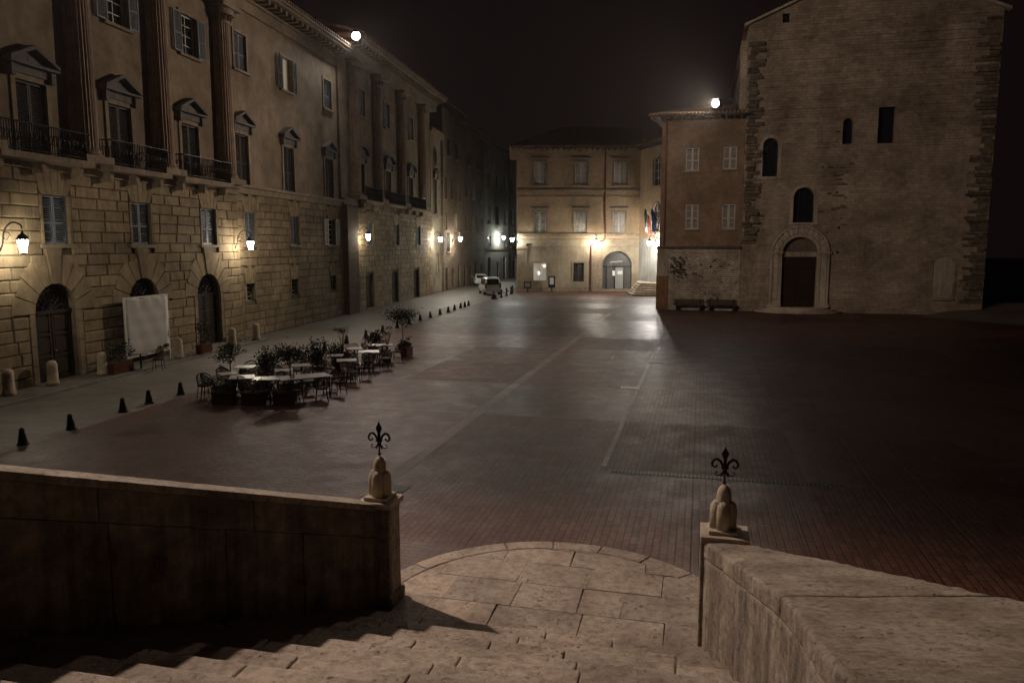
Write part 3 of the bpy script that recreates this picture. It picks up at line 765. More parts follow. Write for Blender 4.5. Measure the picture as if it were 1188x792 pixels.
def house(name,label,cat,s0,W,z1,mat,ops,y=0,styles=None,roof=True,overh=.7):
    t=thing(name,label,cat,fpt(s0),A0)
    w=MB(); wall_sheet(w,0,W,0,z1,y,[o for o in ops],.3); w.build('wall',mat,t)
    for o in ops:
        st=o.get('st','pane')
        if st=='door': panel_door(t,o,y,M['wood_dark'],fan=bool(o.get('arch')))
        elif st=='lit': window(t,o,y,'pane',None,M['trim'],True,curtain=M['lit_room'])
        elif st=='shut': window(t,o,y,'shut',o.get('m',M['shutter_dark']),None,True)
        else: window(t,o,y,'pane',None,M['trim'],True)
    shell(t,0,W,z1,11,mat,y)
    g=MB(); g.box(-.1,W+.1,y-overh,y+.3,z1,z1+.12)
    x=.2
    while x<W: g.box(x,x+.14,y-overh*.9,y+.1,z1-.16,z1-.001); x+=.6
    g.build('eave',M['eave'],t)
    g=MB(); tile_roof(g,[(-.15,y-overh-.1,z1+.13),(W+.15,y-overh-.1,z1+.13),(W+.15,y+6,z1+2.2),(-.15,y+6,z1+2.2)],None); g.build('roof',M['tile'],t)
    return t
def O(x,w,z0,z1,st,arch=False,m=None):
    d=dict(op(x,w,z0,z1,arch),st=st)
    if m: d['m']=m
    return d
random.seed(11)
t=house('stone_house','dark brown stone house with tall arched windows and doors beside the cream building','house',58.4,9.4,20.4,M['browned'],
 [O(1.3,1.2,0,2.6,'door'),O(4.2,1.0,.2,2.4,'door'),O(7.4,1.3,0,2.8,'door'),O(2.1,1.6,4.4,6.6,'shut'),O(1.2,.8,10.4,12.8,'pane',True),O(3.9,.8,10.4,12.8,'pane',True),O(1.2,.9,6.9,8.9,'pane',True),O(5.8,.9,6.9,8.9,'lit',True),O(2.4,1.1,15.2,17.0,'shut'),O(6.5,1.1,15.2,17.0,'shut'),O(7.9,.9,10.4,12.4,'pane')])
t=house('stone_house','dim brown house with narrow windows standing before the grey house','house',67.8,14.2,19.6,M['browned'],
 [O(1.5,1.4,0,2.8,'door',True),O(4.6,1.1,0,2.4,'door'),O(8.2,1.6,0,3.0,'door',True),O(11.7,1.2,0,2.5,'door'),O(2.3,1.0,6.9,8.8,'shut'),O(6.6,1.0,6.9,8.8,'lit'),O(9.6,.9,6.9,8.8,'lit'),O(12.4,1.0,6.9,8.8,'shut'),O(2.3,1.0,11.2,13.2,'shut'),O(7.0,1.0,11.2,13.2,'pane'),O(12.0,1.0,11.2,13.2,'shut'),O(4.3,1.0,15.2,16.8,'shut'),O(9.8,1.0,15.2,16.8,'shut')])
gm=plain('grey_green_shutter_paint',(.10,.12,.115),.6)
GA=A0-R(8); GO=fpt(82.1)
t=house('grey_house','pale grey three storey house with dark shutters at the end of the street','house',82.1,34,19.2,M['greyplaster'],
 [O(2.0+3.7*i,1.35,8.3,10.8,'shut',False,gm) for i in range(9)]+[O(2.0+3.7*i,1.35,13.2,15.4,'shut',False,gm) for i in range(9)]+[O(2.0,1.5,.0,3.4,'door'),O(5.9,1.1,0,2.7,'door'),O(9.2,1.5,0,3.4,'door'),O(14.2,1.9,0,3.6,'door',True)]+[O(2.0+3.7*i,1.3,4.9,6.6,'shut',False,gm) for i in (0,2,3,4,5)],y=0)
t.rotation_euler=(0,0,GA)
g=MB(); g.box(0,34,-.12,.01,4.45,4.65); g.build('string_course',M['trim'],t); g=MB(); g.cyl((11.0,-.15,0),(11.0,-.15,19),.07,n=6); g.build('downpipe',M['cast'],t)
# building closing the street bend
t=thing('grey_house','tall dark grey house front closing the bend of the street','house',(6.5,150,0),R(-8))
g=MB(); ops=[op(x,1.3,z,z+2) for x in (-8,-3,2,7) for z in (6,11)]; wall_sheet(g,-18,18,0,17,0,ops,.3); g.build('wall',M['greyplaster'],t)
for o in ops: window(t,o,0,'shut',gm,None,True)
shell(t,-18,18,17,8,M['greyplaster'])
g=MB(); tile_roof(g,[(-18.3,-.7,17.05),(18.3,-.7,17.05),(18.3,5,19),(-18.3,5,19)],None); g.build('roof',M['tile'],t)

# ------------------------------------------------------------------ ochre palazzo closing the piazza
PO=Vector((.58,85.86,0))
t=thing('ochre_palazzo','three storey ochre palazzo with pale shutters, arched shop and tiled roof at the far end','palazzo',PO,0)
W1=13.6; ang=math.atan2(79.4-85.86, 16.2-14.18)
top=[op(x,1.36,11.75,14.2) for x in (2.5,7.05,11.35)]; mid=[op(x,1.36,6.45,8.8) for x in (2.5,7.05,11.3)]
arch=dict(op(11.15,3.4,.25,4.5,True)); win=op(6.88,1.2,1.1,3.2); nic=op(2.55,1.5,1.2,3.2)
w=MB(); wall_sheet(w,0,W1,5.9,15.7,0,top+mid,.3); w.build('wall',M['palazzo'],t)
w=MB(); wall_sheet(w,0,W1,0,5.9,-.02,[arch,win,nic],.5); w.build('base_wall',M['palbase'],t)
for o in top+mid: window(t,o,0,'shut',M['shutter_pale'],M['trim'],True,sw=.2)
for o in top+mid:
    g=MB(); g.box(o['x0']-.3,o['x1']+.3,-.14,.02,o['z1']+.42,o['z1']+.56); g.build('window_hood',M['greystone'],t,bevel=.02)
window(t,win,-.02,'shut',M['shutter_dark'],M['trim'],False)
n_=window(t,nic,-.02,'pane',None,M['trim'],False,curtain=M['lit_case'],rows=1,sw=.1)
g=MB(); g.lathe([(.04,-.08),(.09,0),(.04,.08)],8,(3.05,.08,2.85)); g.lathe([(.03,-.14),(.07,0),(.03,.12)],8,(2.45,.08,2.05)); g.build('bulb',M['led'],n_)  # glowing glints put in for lamp reflections on the pane
g=MB()
for z,h,p in ((11.0,.28,.16),(10.45,.12,.08),(6.15,.3,.18),(5.75,.12,.09),(4.95,.1,.07)): g.box(-.05,W1,-p,.02,z,z+h)
g.build('string_course',M['trim'],t,bevel=.02)
for x in (.55,9.0): g=MB(); g.box(x-.55,x+.55,-.1,.0,0,4.75); g.box(x-.68,x+.68,-.17,.0,4.75,4.93); g.build('pilaster',M['trim'],t)
g=MB(); g.box(-.02,3.4,-.07,-.01,0,.5);g.box(4.2,8.4,-.07,-.01,0,.5); g.build('plinth',M['trim'],t)
# arched shop: recessed dark glass front, door leaf, notices, script sign
s=MB(); p,_=arch_pts(arch['x0'],arch['x1'],arch['z1'])
s.poly([(arch['x0'],.42,arch['z0']),(arch['x1'],.42,arch['z0'])]+[(a,.42,c) for a,c in p[::-1]]); sh=s.build('shop_front',plain('grey_shop_glass',(.09,.09,.085),.25,0,.2),t)
g=MB(); g.box(9.45,12.85,.33,.41,2.72,2.84)
for x in (10.05,11.0,12.0): g.box(x-.05,x+.05,.34,.41,.25,2.72)
g.build('frame',M['iron'],sh)
g=MB(); g.box(11.05,11.95,.36,.4,.3,2.66); g.build('door',plain('pale_shop_door',(.25,.25,.24),.4),sh)
g=MB(); g.box(10.72,11.02,.3,.345,1.75,2.3); g.box(11.3,11.85,.3,.345,1.9,2.28); g.build('notice',M['paper'],sh)
g=MB(); random.seed(4); x=10.5; pts=[]
while x<11.9: pts.append((x,.385,3.28+.06*math.sin(x*23)+random.uniform(-.025,.025)+.05*(x-10.5)/1.4)); x+=.05
g.tube(pts,.028,5); g.build('script_sign',M['paper'],sh)
g=MB(); g.prism([(9.45,-.02,.24),(12.85,-.02,.24),(12.85,.5,.24),(9.45,.5,.24)],(0,0,.012)); g.build('threshold',M['trim'],t)
vo=MB(); r=1.7; zs=4.5-r
for i in range(13):
    t0=math.pi*i/13+.006;t1=math.pi*(i+1)/13-.006
    P=lambda a,q:(11.15-q*math.cos(a),-.06,zs+q*math.sin(a)); vo.prism([P(t0,r),P(t1,r),P(t1,r+.42),P(t0,r+.42)],(0,.05,0))
vo.build('arch_ring',M['palbase'],t)
# downpipe
g=MB(); g.tube([(9.75,-.15,15.6),(9.75,-.15,5.95),(9.6,-.15,5.65),(8.5,-.15,5.35),(8.25,-.15,5.1),(8.25,-.15,.1)],.07,7)
for z in (14,12,10,8,6.6,3.6,2,.9): 
    xx=9.75 if z>6 else 8.25; g.lathe([(.1,-.04),(.1,.04)],8,(xx,-.15,z))
g.build('downpipe',M['rust'],t)
# angled end bay
E0=Vector((13.6,0)); E1=Vector((15.7,-6.9)); L2=(E1-E0).length; a2=math.atan2(E1.y-E0.y,E1.x-E0.x)
bay=thing('palazzo_wing','angled ochre wing with two arched windows above the stone steps, right of the arched shop','building',(PO.x+E0.x,PO.y+E0.y,0),a2)
aw=[op(3.9,1.7,11.4,14.6,True),op(3.9,1.7,6.6,9.6,True)]; dr=op(5.0,1.5,1.25,4.3)
w=MB(); wall_sheet(w,0,L2,5.9,15.7,0,aw,.3); w.build('wall',M['palazzo'],bay)
w=MB(); wall_sheet(w,0,L2,0,5.9,-.02,[dr],.4); w.build('base_wall',M['greyplaster'],bay)
for o in aw: window(bay,o,0,'pane',None,M['trim'],True,sw=.16,rows=3)
panel_door(bay,dr,-.02,M['wood_dark'])
# roof with overhanging eave and hipped left end
g=MB(); ov=.75
g.box(-ov,W1-.3,-ov,.3,15.7,15.82); x=-.5
while x<W1-.6: g.box(x,x+.14,-ov*.95,.1,15.52,15.699); x+=.62
g.build('eave',M['eave'],t)
g=MB(); tile_roof(g,[(-ov-.1,-ov-.1,15.84),(W1,-ov-.1,15.84),(W1+1,5.8,18.75),(5.2,5.8,18.75)],None,.3,.085)
g.add([(-ov-.1,-ov-.1,15.84),(5.2,5.8,18.75),(-ov-.1,12,15.84)],[(0,1,2)]); g.add([(5.2,5.8,18.75),(W1+1,5.8,18.75),(W1+1,13,15.84),(-ov-.1,12.5,15.84)],[(0,1,2,3)])
g.tube([(5.2,5.8,18.8),(W1+1,5.8,18.8)],.12,6); g.build('roof',M['tile'],t)
g=MB(); g.box(0,L2+.3,-.7,.3,15.701,15.822); x=.2
while x<L2: g.box(x,x+.14,-.66,.1,15.522,15.7); x+=.62
g.build('eave',M['eave'],bay)
g=MB(); tile_roof(g,[(-.2,-.8,15.85),(L2+.3,-.8,15.85),(L2+.3,6,18.7),(-.4,6,18.7)],None,.3,.085); g.build('roof',M['tile'],bay)
s=MB(); s.quad((0,0,0),(0,12,0),(0,12,15.7),(0,0,15.7)); s.quad((0,12,0),(20,12,0),(20,12,15.7),(0,12,15.7)); s.build('side_wall',M['palazzo'],t)
# steps up to the end bay door
st=thing('stone_steps','broad pale stone steps rising to the lit doorway beside the arched shop','steps',(PO.x+11.6,PO.y-5.2,0),0)
for k in range(6):
    g=MB(); zz=.2*k; q=.42*k
    pts=[(.2+q*.5,-2.6+q,zz+.005),(5.2,-4.6+q*.9,zz+.005),(5.6,3.2,zz+.005),(2.3,4.9,zz+.005),(1.1+q*.35,4.9,zz+.005),(0.2+q*.5,1.0+q*.4,zz+.005)]
    g.prism(pts,(0,0,.2)); g.build('step',M['portal'],st,bevel=.02)
# flags over the doorway
def flag(label,px,py,cols,sw):
    t=thing('wall_flag',label,'flag',(px,py,7.6),0,'flags on the palazzo')
    g=MB(); g.cyl((.0,0,0),(-.9,-.9,1.5),.03,n=6); g.build('flagpole',M['steel'],t)
    for k,(m,nm) in enumerate(cols):
        g=MB(); n=8
        vs=[]
        for i in range(4):
            for j in range(n+1):
                f=(k+i/3)/len(cols); x=-.25-.6*f; y_=-.25-.6*f; z=.4+f*1.0-j/n*1.9
                vs.append((x+.07*math.sin(j*.8+f*9), y_+.09*math.cos(j*.5+f*12), z))
        g.add(vs,[(i*(n+1)+j,i*(n+1)+j+1,(i+1)*(n+1)+j+1,(i+1)*(n+1)+j) for i in range(3) for j in range(n)])
        o=g.build(nm,m,t,smooth=True); md=o.modifiers.new('t','SOLIDIFY'); md.thickness=.012
flag('hanging green white and red striped flag over the steps of the palazzo',PO.x+14.3,PO.y-3.4,[(M['flag_red'],'red_stripe'),(M['flag_white'],'white_stripe'),(M['flag_green'],'green_stripe')],.5)
flag('hanging blue flag under the lower arched window of the palazzo',PO.x+14.75,PO.y-4.9,[(M['flag_blue'],'cloth')],.5)
# palazzo lamps
wall_lantern((PO.x+8.75,PO.y-1.35,5.45),(0,-1,0),'lit lantern on the palazzo front between the downpipe and the arched shop',M['lantern_far'],1.3)
wall_lantern((PO.x-.55,PO.y-.6,5.75),(-.7,-.7,0),'lit lantern on the corner of the ochre palazzo at the street mouth',M['lantern_cool'],.8)
wall_lantern((PO.x+13.75,PO.y-5.6,5.35),(-.95,-.3,0),'lit lantern by the palazzo steps, left one of the close pair',M['lantern_pair'],1.2)
wall_lantern((PO.x+14.35,PO.y-6.0,5.2),(-.95,-.3,0),'lit lantern by the palazzo steps, right one of the close pair',M['lantern_pair'],1.0)
# security camera
t=thing('security_camera','small dark security camera on a bracket at the corner of the ochre palazzo','camera',(PO.x+1.1,PO.y-.1,5.25),0)
g=MB(); g.obox((.2,-.3,.0),(.28,-.05,0),(0,.09,0),(0,0,.08)); g.cyl((.48,-.34,0),(.56,-.36,0),.06,n=8); g.build('body',M['cast'],t)
g=MB(); g.cyl((0,0,-.12),(0,-.3,-.1),.03,n=6); g.box(-.06,.06,-.03,.03,-.25,0); g.build('bracket',M['iron'],t)
def board(label,x,y,h,w,bh,paper):
    t=thing('notice_board',label,'notice board',(x,y,0),0)
    g=MB(); g.box(-.07,.07,-.05,.05,0,h-bh); g.box(-.25,.25,-.18,.18,0,.04); g.build('post',M['iron'],t)
    f=MB(); f.box(-w/2,w/2,-.04,.04,h-bh,h-bh+.08); f.box(-w/2,w/2,-.04,.04,h-.08,h); f.box(-w/2,-w/2+.08,-.04,.04,h-bh+.08,h-.08); f.box(w/2-.08,w/2,-.04,.04,h-bh+.08,h-.08)
    f.box(-w/2+.08,w/2-.08,.0,.03,h-bh+.08,h-.08); f.build('frame',M['iron'],t)
    g=MB(); g.box(-w/2+.14,w/2-.14,-.012,-.002,h-bh+.16 if not paper else h-bh*.72,h-.14); g.build('poster',M['paper'] if paper else M['palbase'],t)
board('small square notice board on a post before the palazzo, near the street corner',PO.x+1.15,PO.y-1.1,1.15,.85,.75,False)
board('tall notice board with a white poster on a post before the palazzo',PO.x+3.85,PO.y-.8,1.75,.75,1.3,True)

# ------------------------------------------------------------------ brick house and stone church (one facade line)
CO=Vector((18.2,60,0)); CA=math.atan2(-.238,.971)
bh=thing('brick_house','warm brick house with white shutters above a pale rubble stone base','house',CO,CA)
bw=[op(-4.2,1.02,10.95,12.7),op(-1.36,1.02,11.0,12.7),op(-4.12,1.02,6.4,8.32),op(-1.33,1.02,6.4,8.3)]
BX0,BX1=-6.7,-.32
w=MB(); wall_sheet(w,BX0+.12,BX1,4.95,15.0,.16,bw,.25); w.build('wall',M['housebrick'],bh)
for o in bw: window(bh,o,.16,'shut',M['shutter_pale'],None,True,sw=.02)
w=MB(); wall_sheet(w,BX0,BX1,0,4.9,0,[],.2)
g=w; random.seed(21)
for k in range(150):
    x=random.uniform(BX0+1.2,BX1-.2); z=random.uniform(.15,4.6); s=random.uniform(.08,.2); g.obox((x,-.0,z),(s*1.3,0,random.uniform(-.02,.02)),(0,.05,0),(0,0,s*.6))
g.build('base_wall',M['rubble'],bh)
g=MB(); g.box(BX0-.06,BX0+.85,-.09,.3,0,2.7)
g.build('brick_pier',brickwall('orange_pier_brick',(.26,.12,.04),(.32,.16,.06),(.2,.12,.06),.26,.075,.012,.3),bh)
g=MB(); g.box(BX0-.03,BX0+.8,-.07,.3,2.701,4.88); g.build('pier_stone',M['portal'],bh)
g=MB(); g.box(BX0-.1,BX1,-.2,.2,4.88,5.06); g.build('ledge',M['eave'],bh,bevel=.02)
g=MB(); g.tube([(BX0+.45,.05,15.0),(BX0+.45,.05,5.1)],.07,7); g.build('downpipe',M['rust'],bh)
g=MB(); 
for x,z in ((-4.9,3.55),(-3.3,3.6),(-2.55,3.45),(-1.95,.95)): g.box(x-.07,x+.07,-.012,.02,z-.09,z+.09)
g.build('putlog_hole',M['cast'],bh)
g=MB(); g.box(BX0-.75,BX1+.3,-.75,.4,15.0,15.12); x=BX0-.6
while x<BX1: g.box(x,x+.13,-.7,.3,14.82,14.999); x+=.55
g.build('eave',M['eave'],bh)
g=MB(); tile_roof(g,[(BX0-.85,-.85,15.14),(BX1-.0,-.85,15.14),(BX1-.0,5,16.6),(BX0+2.5,5,16.6)],None,.28,.085); g.add([(BX0-.85,-.85,15.14),(BX0+2.5,5,16.6),(BX0+.1,9,15.14)],[(0,1,2)]); g.build('roof',M['tile'],bh)
shell(bh,BX0+.12,BX1,14.99,9,M['housebrick'],.16)
g=MB(); g.tube([(-5.6,-.02,3.7),(-5.3,-.05,3.2),(-5.5,-.04,2.6)],.03,5)
random.seed(8)
for i in range(130):
    c=Vector((random.gauss(-5.1,.35),-.08-random.random()*.12,random.gauss(3.4,.45))); a=random.random()*6.3
    g.quad(c,c+Vector((.09*math.cos(a),-.03,.09*math.sin(a))),c+Vector((.05*math.cos(a+1.2),.0,.14*math.sin(a+1.2))),c+Vector((.07*math.cos(a+2),.02,.07*math.sin(a+2))))
iv=g.build('wall_creeper',M['leaf2'],None); iv.location=CO; iv.rotation_euler=(0,0,CA); tag(iv,'thin dry creeper clinging to the rubble base of the brick house','creeper')

ch=thing('stone_church','tall gabled stone church facade with arched portal and toothed corners on the right','church',CO,CA)
cw=[dict(op(4.17,1.5,6.86,9.5,True)),dict(op(1.6,1.12,10.35,13.25,True)),dict(op(7.03,.72,12.62,14.5,True)),dict(op(9.66,1.16,12.6,15.2))]
portal=dict(op(4.05,2.5,.38,5.75,True)); attic=op(2.32,.5,21.55,22.25)
x0,x1=-.3,16.85; zE=21.6; zA=25.2
w=MB(); wall_sheet(w,x0,x1,0,zE,0,cw+[portal],.6)
ap=(x0+x1)/2
# gable above the eaves (with the little attic opening)
w.poly([(x0,0,zE),(1.9,0,zE),(1.9,0,zE+(1.9-x0)*.42)]); w.poly([(2.75,0,zE),(x1,0,zE),(ap,0,zA),(2.75,0,zE+(2.75-x0)*.42)])
w.poly([(1.9,0,22.25),(2.75,0,22.25),(2.75,0,zE+(2.75-x0)*.42),(1.9,0,zE+(1.9-x0)*.42)]); w.quad((1.9,0,zE),(2.07,0,zE),(2.07,0,22.25),(1.9,0,22.25)); w.quad((2.57,0,zE),(2.75,0,zE),(2.75,0,22.25),(2.57,0,22.25))
w.quad((2.07,0,zE),(2.57,0,zE),(2.57,.3,zE),(2.07,.3,zE)); w.quad((2.57,0,zE),(2.57,.3,zE),(2.57,.3,22.25),(2.57,0,22.25)); w.quad((2.07,.3,zE),(2.57,.3,zE),(2.57,.3,22.25),(2.07,.3,22.25))
chw=w
for o in cw:
    g=MB(); g.poly(pane_poly(o,.5)); wn=g.build('window',M['glass_dark'],ch)
    if o.get('arch') and o['x1']-o['x0']>1:
        g=MB(); p,s=arch_pts(o['x0'],o['x1'],o['z1']); q,_=arch_pts(o['x0']-.22,o['x1']+.22,o['z1']+.22)
        for i in range(len(p)-1): g.prism([(p[i][0],-.03,p[i][1]),(p[i+1][0],-.03,p[i+1][1]),(q[i+1][0],-.03,q[i+1][1]),(q[i][0],-.03,q[i][1])],(0,.05,0))
        for xx in (o['x0']-.22,o['x1']): g.box(xx,xx+.22,-.03,.02,o['z0'],s-.002)
        g.box(o['x0']-.32,o['x1']+.32,-.1,.02,o['z0']-.16,o['z0']-.003); g.build('surround',M['portal'],wn)
        g=MB(); 
        for k in range(1,3): xx=o['x0']+(o['x1']-o['x0'])*k/3; g.cyl((xx,.42,o['z0']),(xx,.42,o['z1']-.1),.02,n=5)
        for k in range(1,6): zz=o['z0']+(s-o['z0'])*k/6; g.cyl((o['x0'],.42,zz),(o['x1'],.42,zz),.015,n=5)
        g.build('bars',M['iron'],wn)
g=MB(); g.quad((2.07,.28,zE),(2.57,.28,zE),(2.57,.28,22.25),(2.07,.28,22.25)); g.build('window',M['glass_dark'],ch)  # black pane added in place of the shade inside the attic opening
# courses of slightly proud stone (horizontal banding)
g=chw; random.seed(31); z=12.4
while z<21.4:
    x=x0+1.3
    while x<x1-1.3:
        L=random.uniform(.5,1.6)
        if random.random()<.68 and not any(o['x0']-.3<x+L and x<o['x1']+.3 and o['z0']-.3<z+.2 and z<o['z1']+.3 for o in cw):
            g.box(x,x+L-.02,-random.uniform(.03,.10),.01,z,z+.2)
        x+=L
    z+=random.choice((.36,.42,.5,.62))
chw.build('wall',M['churchstone'],ch)
# toothed quoins
g=MB(); g2=MB(); random.seed(33); z=.3
while z<21:
    h=random.uniform(.16,.34); 
    if z>5.2 and z<20.2:
        Lq=random.uniform(.5,1.35); g.box(x0-.02+random.uniform(0,.25),x0+Lq,-random.uniform(.05,.28),.02,z,z+h-.03)
    Lq=random.uniform(.6,1.7)
    if z>.8: g2.box(x1-Lq,x1+.03-random.uniform(0,.2),-random.uniform(.03,.22),.02,z,z+h-.03)
    z+=h
g.build('quoin',M['quoin'],ch,bevel=.03); g2.build('quoin',M['quoin'],ch,bevel=.03)
# irregular patches of rough stones, gathered in one mesh
g=MB(); random.seed(35)
for cx,cz,n,sx,sz in ((6.3,8.3,26,.55,1.4),(.5,7.0,24,.45,.7),(6.6,10.5,12,.4,.6)):
    for i in range(n):
        x=random.gauss(cx,sx); z=random.gauss(cz,sz); L=random.uniform(.2,.55); h=random.uniform(.08,.16)
        if 3<x<5.3 and z<9.8: continue
        if z<0.3: continue
        g.box(x-L/2,x+L/2,-random.uniform(.02,.07),.012,z,z+h)
g.build('rough_brick',M['quoin'],ch,bevel=.02)
# portal
d=MB(); d.box(2.8,5.3,.38,.45,.38,4.25); dd=d.build('door',M['wood_dark'],ch)
for a in (2.84,4.08):
    for k in range(5):
        g=MB(); za=.5+k*.74; g.box(a+.1,a+1.08,.33,.38,za,za+.6); g.build('panel',M['wood_dark'],dd,bevel=.015)
g=MB(); g.box(2.8,5.3,.2,.5,4.25,4.62); g.build('lintel',M['portal'],ch)
g=MB(); p,s=arch_pts(2.8,5.3,5.75); g.poly([(2.8,.42,4.62),(5.3,.42,4.62)]+[(a,.42,c) for a,c in p[::-1] if c>4.5]); g.build('lunette',stone('dim_fresco',(.1,.07,.05),(.16,.12,.09),(.22,.16,.11),3,.9),ch)
g=MB(); zs=5.75-1.25
for (r0,r1,pr) in ((1.27,1.52,.06),(1.55,1.95,.12),(1.98,2.14,.2)):
    n=15
    for i in range(n):
        t0=math.pi*i/n+.006; t1=math.pi*(i+1)/n-.006; P=lambda a,q:(4.05-q*math.cos(a),-pr,zs+q*math.sin(a))
        g.prism([P(t0,r0),P(t1,r0),P(t1,r1),P(t0,r1)],(0,pr+.02,0))
    for k in (-1,1):
        a,b=sorted((4.05+k*r0,4.05+k*r1)); z=.4
        while z<zs-.02:
            h=min(random.uniform(.5,.9),zs-z); g.box(a,b,-pr,.02,z+.006,z+h-.006); z+=h
for k in (-1,1): 
    a,b=sorted((4.05+k*1.25,4.05+k*2.25)); g.box(a,b,-.26,.02,zs-.02,zs+.16)
    g.box(a,b,-.24,.02,.3,.62)
g.build('portal_arch',M['portal'],ch,bevel=.012)
g=MB()
for k,r in enumerate((3.2,2.75,2.3)):
    n=14; pts=[(4.05-r*math.cos(math.pi*i/n),-.75*r*math.sin(math.pi*i/n)*.8-.02,.13*k) for i in range(n+1)]; g.prism([(a,b,c+.004) for a,b,c in pts],(0,0,.13))
g.build('doorstep',M['portal'],ch,bevel=.02)
# walled-up arch
g=MB(); o=op(14.1,1.35,1.3,4.3,True); p,s=arch_pts(o['x0'],o['x1'],o['z1'])
g.poly([(o['x0'],-.012,o['z0']),(o['x1'],-.012,o['z0'])]+[(a,-.012,c) for a,c in p[::-1]]); bl=g.build('blind_arch',M['portal'],ch)
g=MB(); q,_=arch_pts(o['x0']-.18,o['x1']+.18,o['z1']+.18)
for i in range(len(p)-1): g.prism([(p[i][0],-.06,p[i][1]),(p[i+1][0],-.06,p[i+1][1]),(q[i+1][0],-.06,q[i+1][1]),(q[i][0],-.06,q[i][1])],(0,.07,0))
for xx in (o['x0']-.18,o['x1']): g.box(xx,xx+.18,-.06,.01,o['z0'],s-.004)
g.box(o['x0']-.1,o['x1']+.1,-.16,.01,o['z0']-.2,o['z0']-.003); g.build('surround',M['churchstone'],bl)
g=MB()
for x,z in ((6.75,6.45),(6.75,4.6),(8.9,17.9)): g.box(x-.09,x+.09,-.02,.02,z-.1,z+.1)
g.build('putlog_hole',M['cast'],ch)
g=MB()
for k in range(18):
    x=random.uniform(x0+.3,x1-.3); L=random.uniform(.7,1.5); h=random.uniform(.25,.4)
    if 1.2<x+L/2<6.9: continue
    g.box(x,x+L,-random.uniform(.04,.12),.01,0,h)
g.build('plinth_stone',M['churchstone'],ch,bevel=.03)
# raking coping and roof
g=MB()
for k in (-1,1):
    xe = x0-.35 if k<0 else x1+.35
    g.prism([(xe,-.35,zE-.15),(ap,-.35,zA+.02),(ap,-.35,zA+.2),(xe,-.35,zE+.05)],(0,.9,0))
g.build('coping',M['portal'],ch)
g=MB(); g.add([(x0-.35,.5,zE-.02),(ap,.5,zA+.1),(ap,30,zA+.1),(x0-.35,30,zE-.02),(x1+.35,.5,zE-.02),(x1+.35,30,zE-.02)],[(0,1,2,3),(1,4,5,2)]); g.build('roof',M['tile'],ch)
s=MB()
for xx in (x0,x1): s.quad((xx,0,0),(xx,30,0),(xx,30,zE),(xx,0,zE))
s.poly([(x0,30,0),(x1,30,0),(x1,30,zE),(ap,30,zA),(x0,30,zE)]); s.build('side_wall',M['rubble'],ch)
g=MB(); g.box(x0-.5,x0,.35,2.2,14.8,20.6); g.build('buttress',M['rubble'],ch,bevel=.04)
# benches under the brick house
for i,(a,b) in enumerate(((-5.35,-3.0),(-2.8,-.5))):
    c=(a+b)/2; q=CO+Vector((math.cos(CA),math.sin(CA),0))*c+Vector((math.sin(CA),-math.cos(CA),0))*.42
    t=thing('wooden_bench',('low dark wooden bench against the rubble base, next to the brick pier','low dark wooden bench against the rubble base, next to the church corner')[i],'bench',q,CA,'benches under the brick house')
    L=(b-a)/2
    g=MB()
    for k in range(4): g.box(-L,L,-.25+k*.125,-.14+k*.125,.42,.47)
    g.build('seat',M['wood_bench'],t)
    g=MB()
    for k in range(3): g.box(-L,L,.27,.31,.5+k*.13,.6+k*.13)
    g.build('backrest',M['wood_bench'],t)
    for x in (-L+.25,L-.25):
        g=MB(); g.box(x-.06,x+.06,-.22,.24,0,.42); g.box(x-.04,x+.04,.24,.275,.0,.86); g.build('leg',M['cast'],t)
# ------------------------------------------------------------------ foreground staircase
ZL=.15; A_ST=8.9; TR=.45; RI=.15
bl=lambda a: -4.05-.52*(9.4-a)
br=lambda a: .145+.144*(9.3-a)
st=thing('stone_staircase','worn pale stone staircase descending to a rounded landing between two parapets','staircase',(0,0,0),0)
random.seed(17)
g=MB()
for k in range(-1,22):
    a1=A_ST-TR*k; z=ZL+RI*(k+1)
    if k==-1: continue
    g=MB(); b=bl(a1-TR)-.2; end=br(a1-TR)+.12
    while b<end:
        L=random.uniform(.8,1.9); e=min(b+L,end+.3); dz=random.uniform(-.006,.006)
        p=[pz(b+.006,a1-TR-.06,z-.17+dz),pz(e-.006,a1-TR-.06,z-.17+dz),pz(e-.006,a1+random.uniform(-.012,.012),z-.17+dz),pz(b+.006,a1+random.uniform(-.012,.012),z-.17+dz)]
        g.prism(p,(0,0,.17)); b=e
    o=g.build('step',M['travertine'],st)
    m=o.modifiers.new('b','BEVEL'); m.width=.022; m.segments=2
    m=o.modifiers.new('s','SUBSURF'); m.subdivision_type='SIMPLE'; m.levels=m.render_levels=3 if k<9 else 1
    tx=bpy.data.textures.get('wear') or bpy.data.textures.new('wear','CLOUDS'); tx.noise_scale=.09; tx.noise_depth=6
    m=o.modifiers.new('d','DISPLACE'); m.texture=tx; m.texture_coords='GLOBAL'; m.strength=.02; m.mid_level=.5
zt=ZL+RI*22
g=MB(); aT=A_ST-TR*21; g.prism([pz(bl(aT)-.2,aT-TR,zt-.2),pz(br(aT)+.3,aT-TR,zt-.2),pz(6,-9,zt-.2),pz(-9,-9,zt-.2)],(0,0,.2)); g.build('platform',M['travertine'],st)
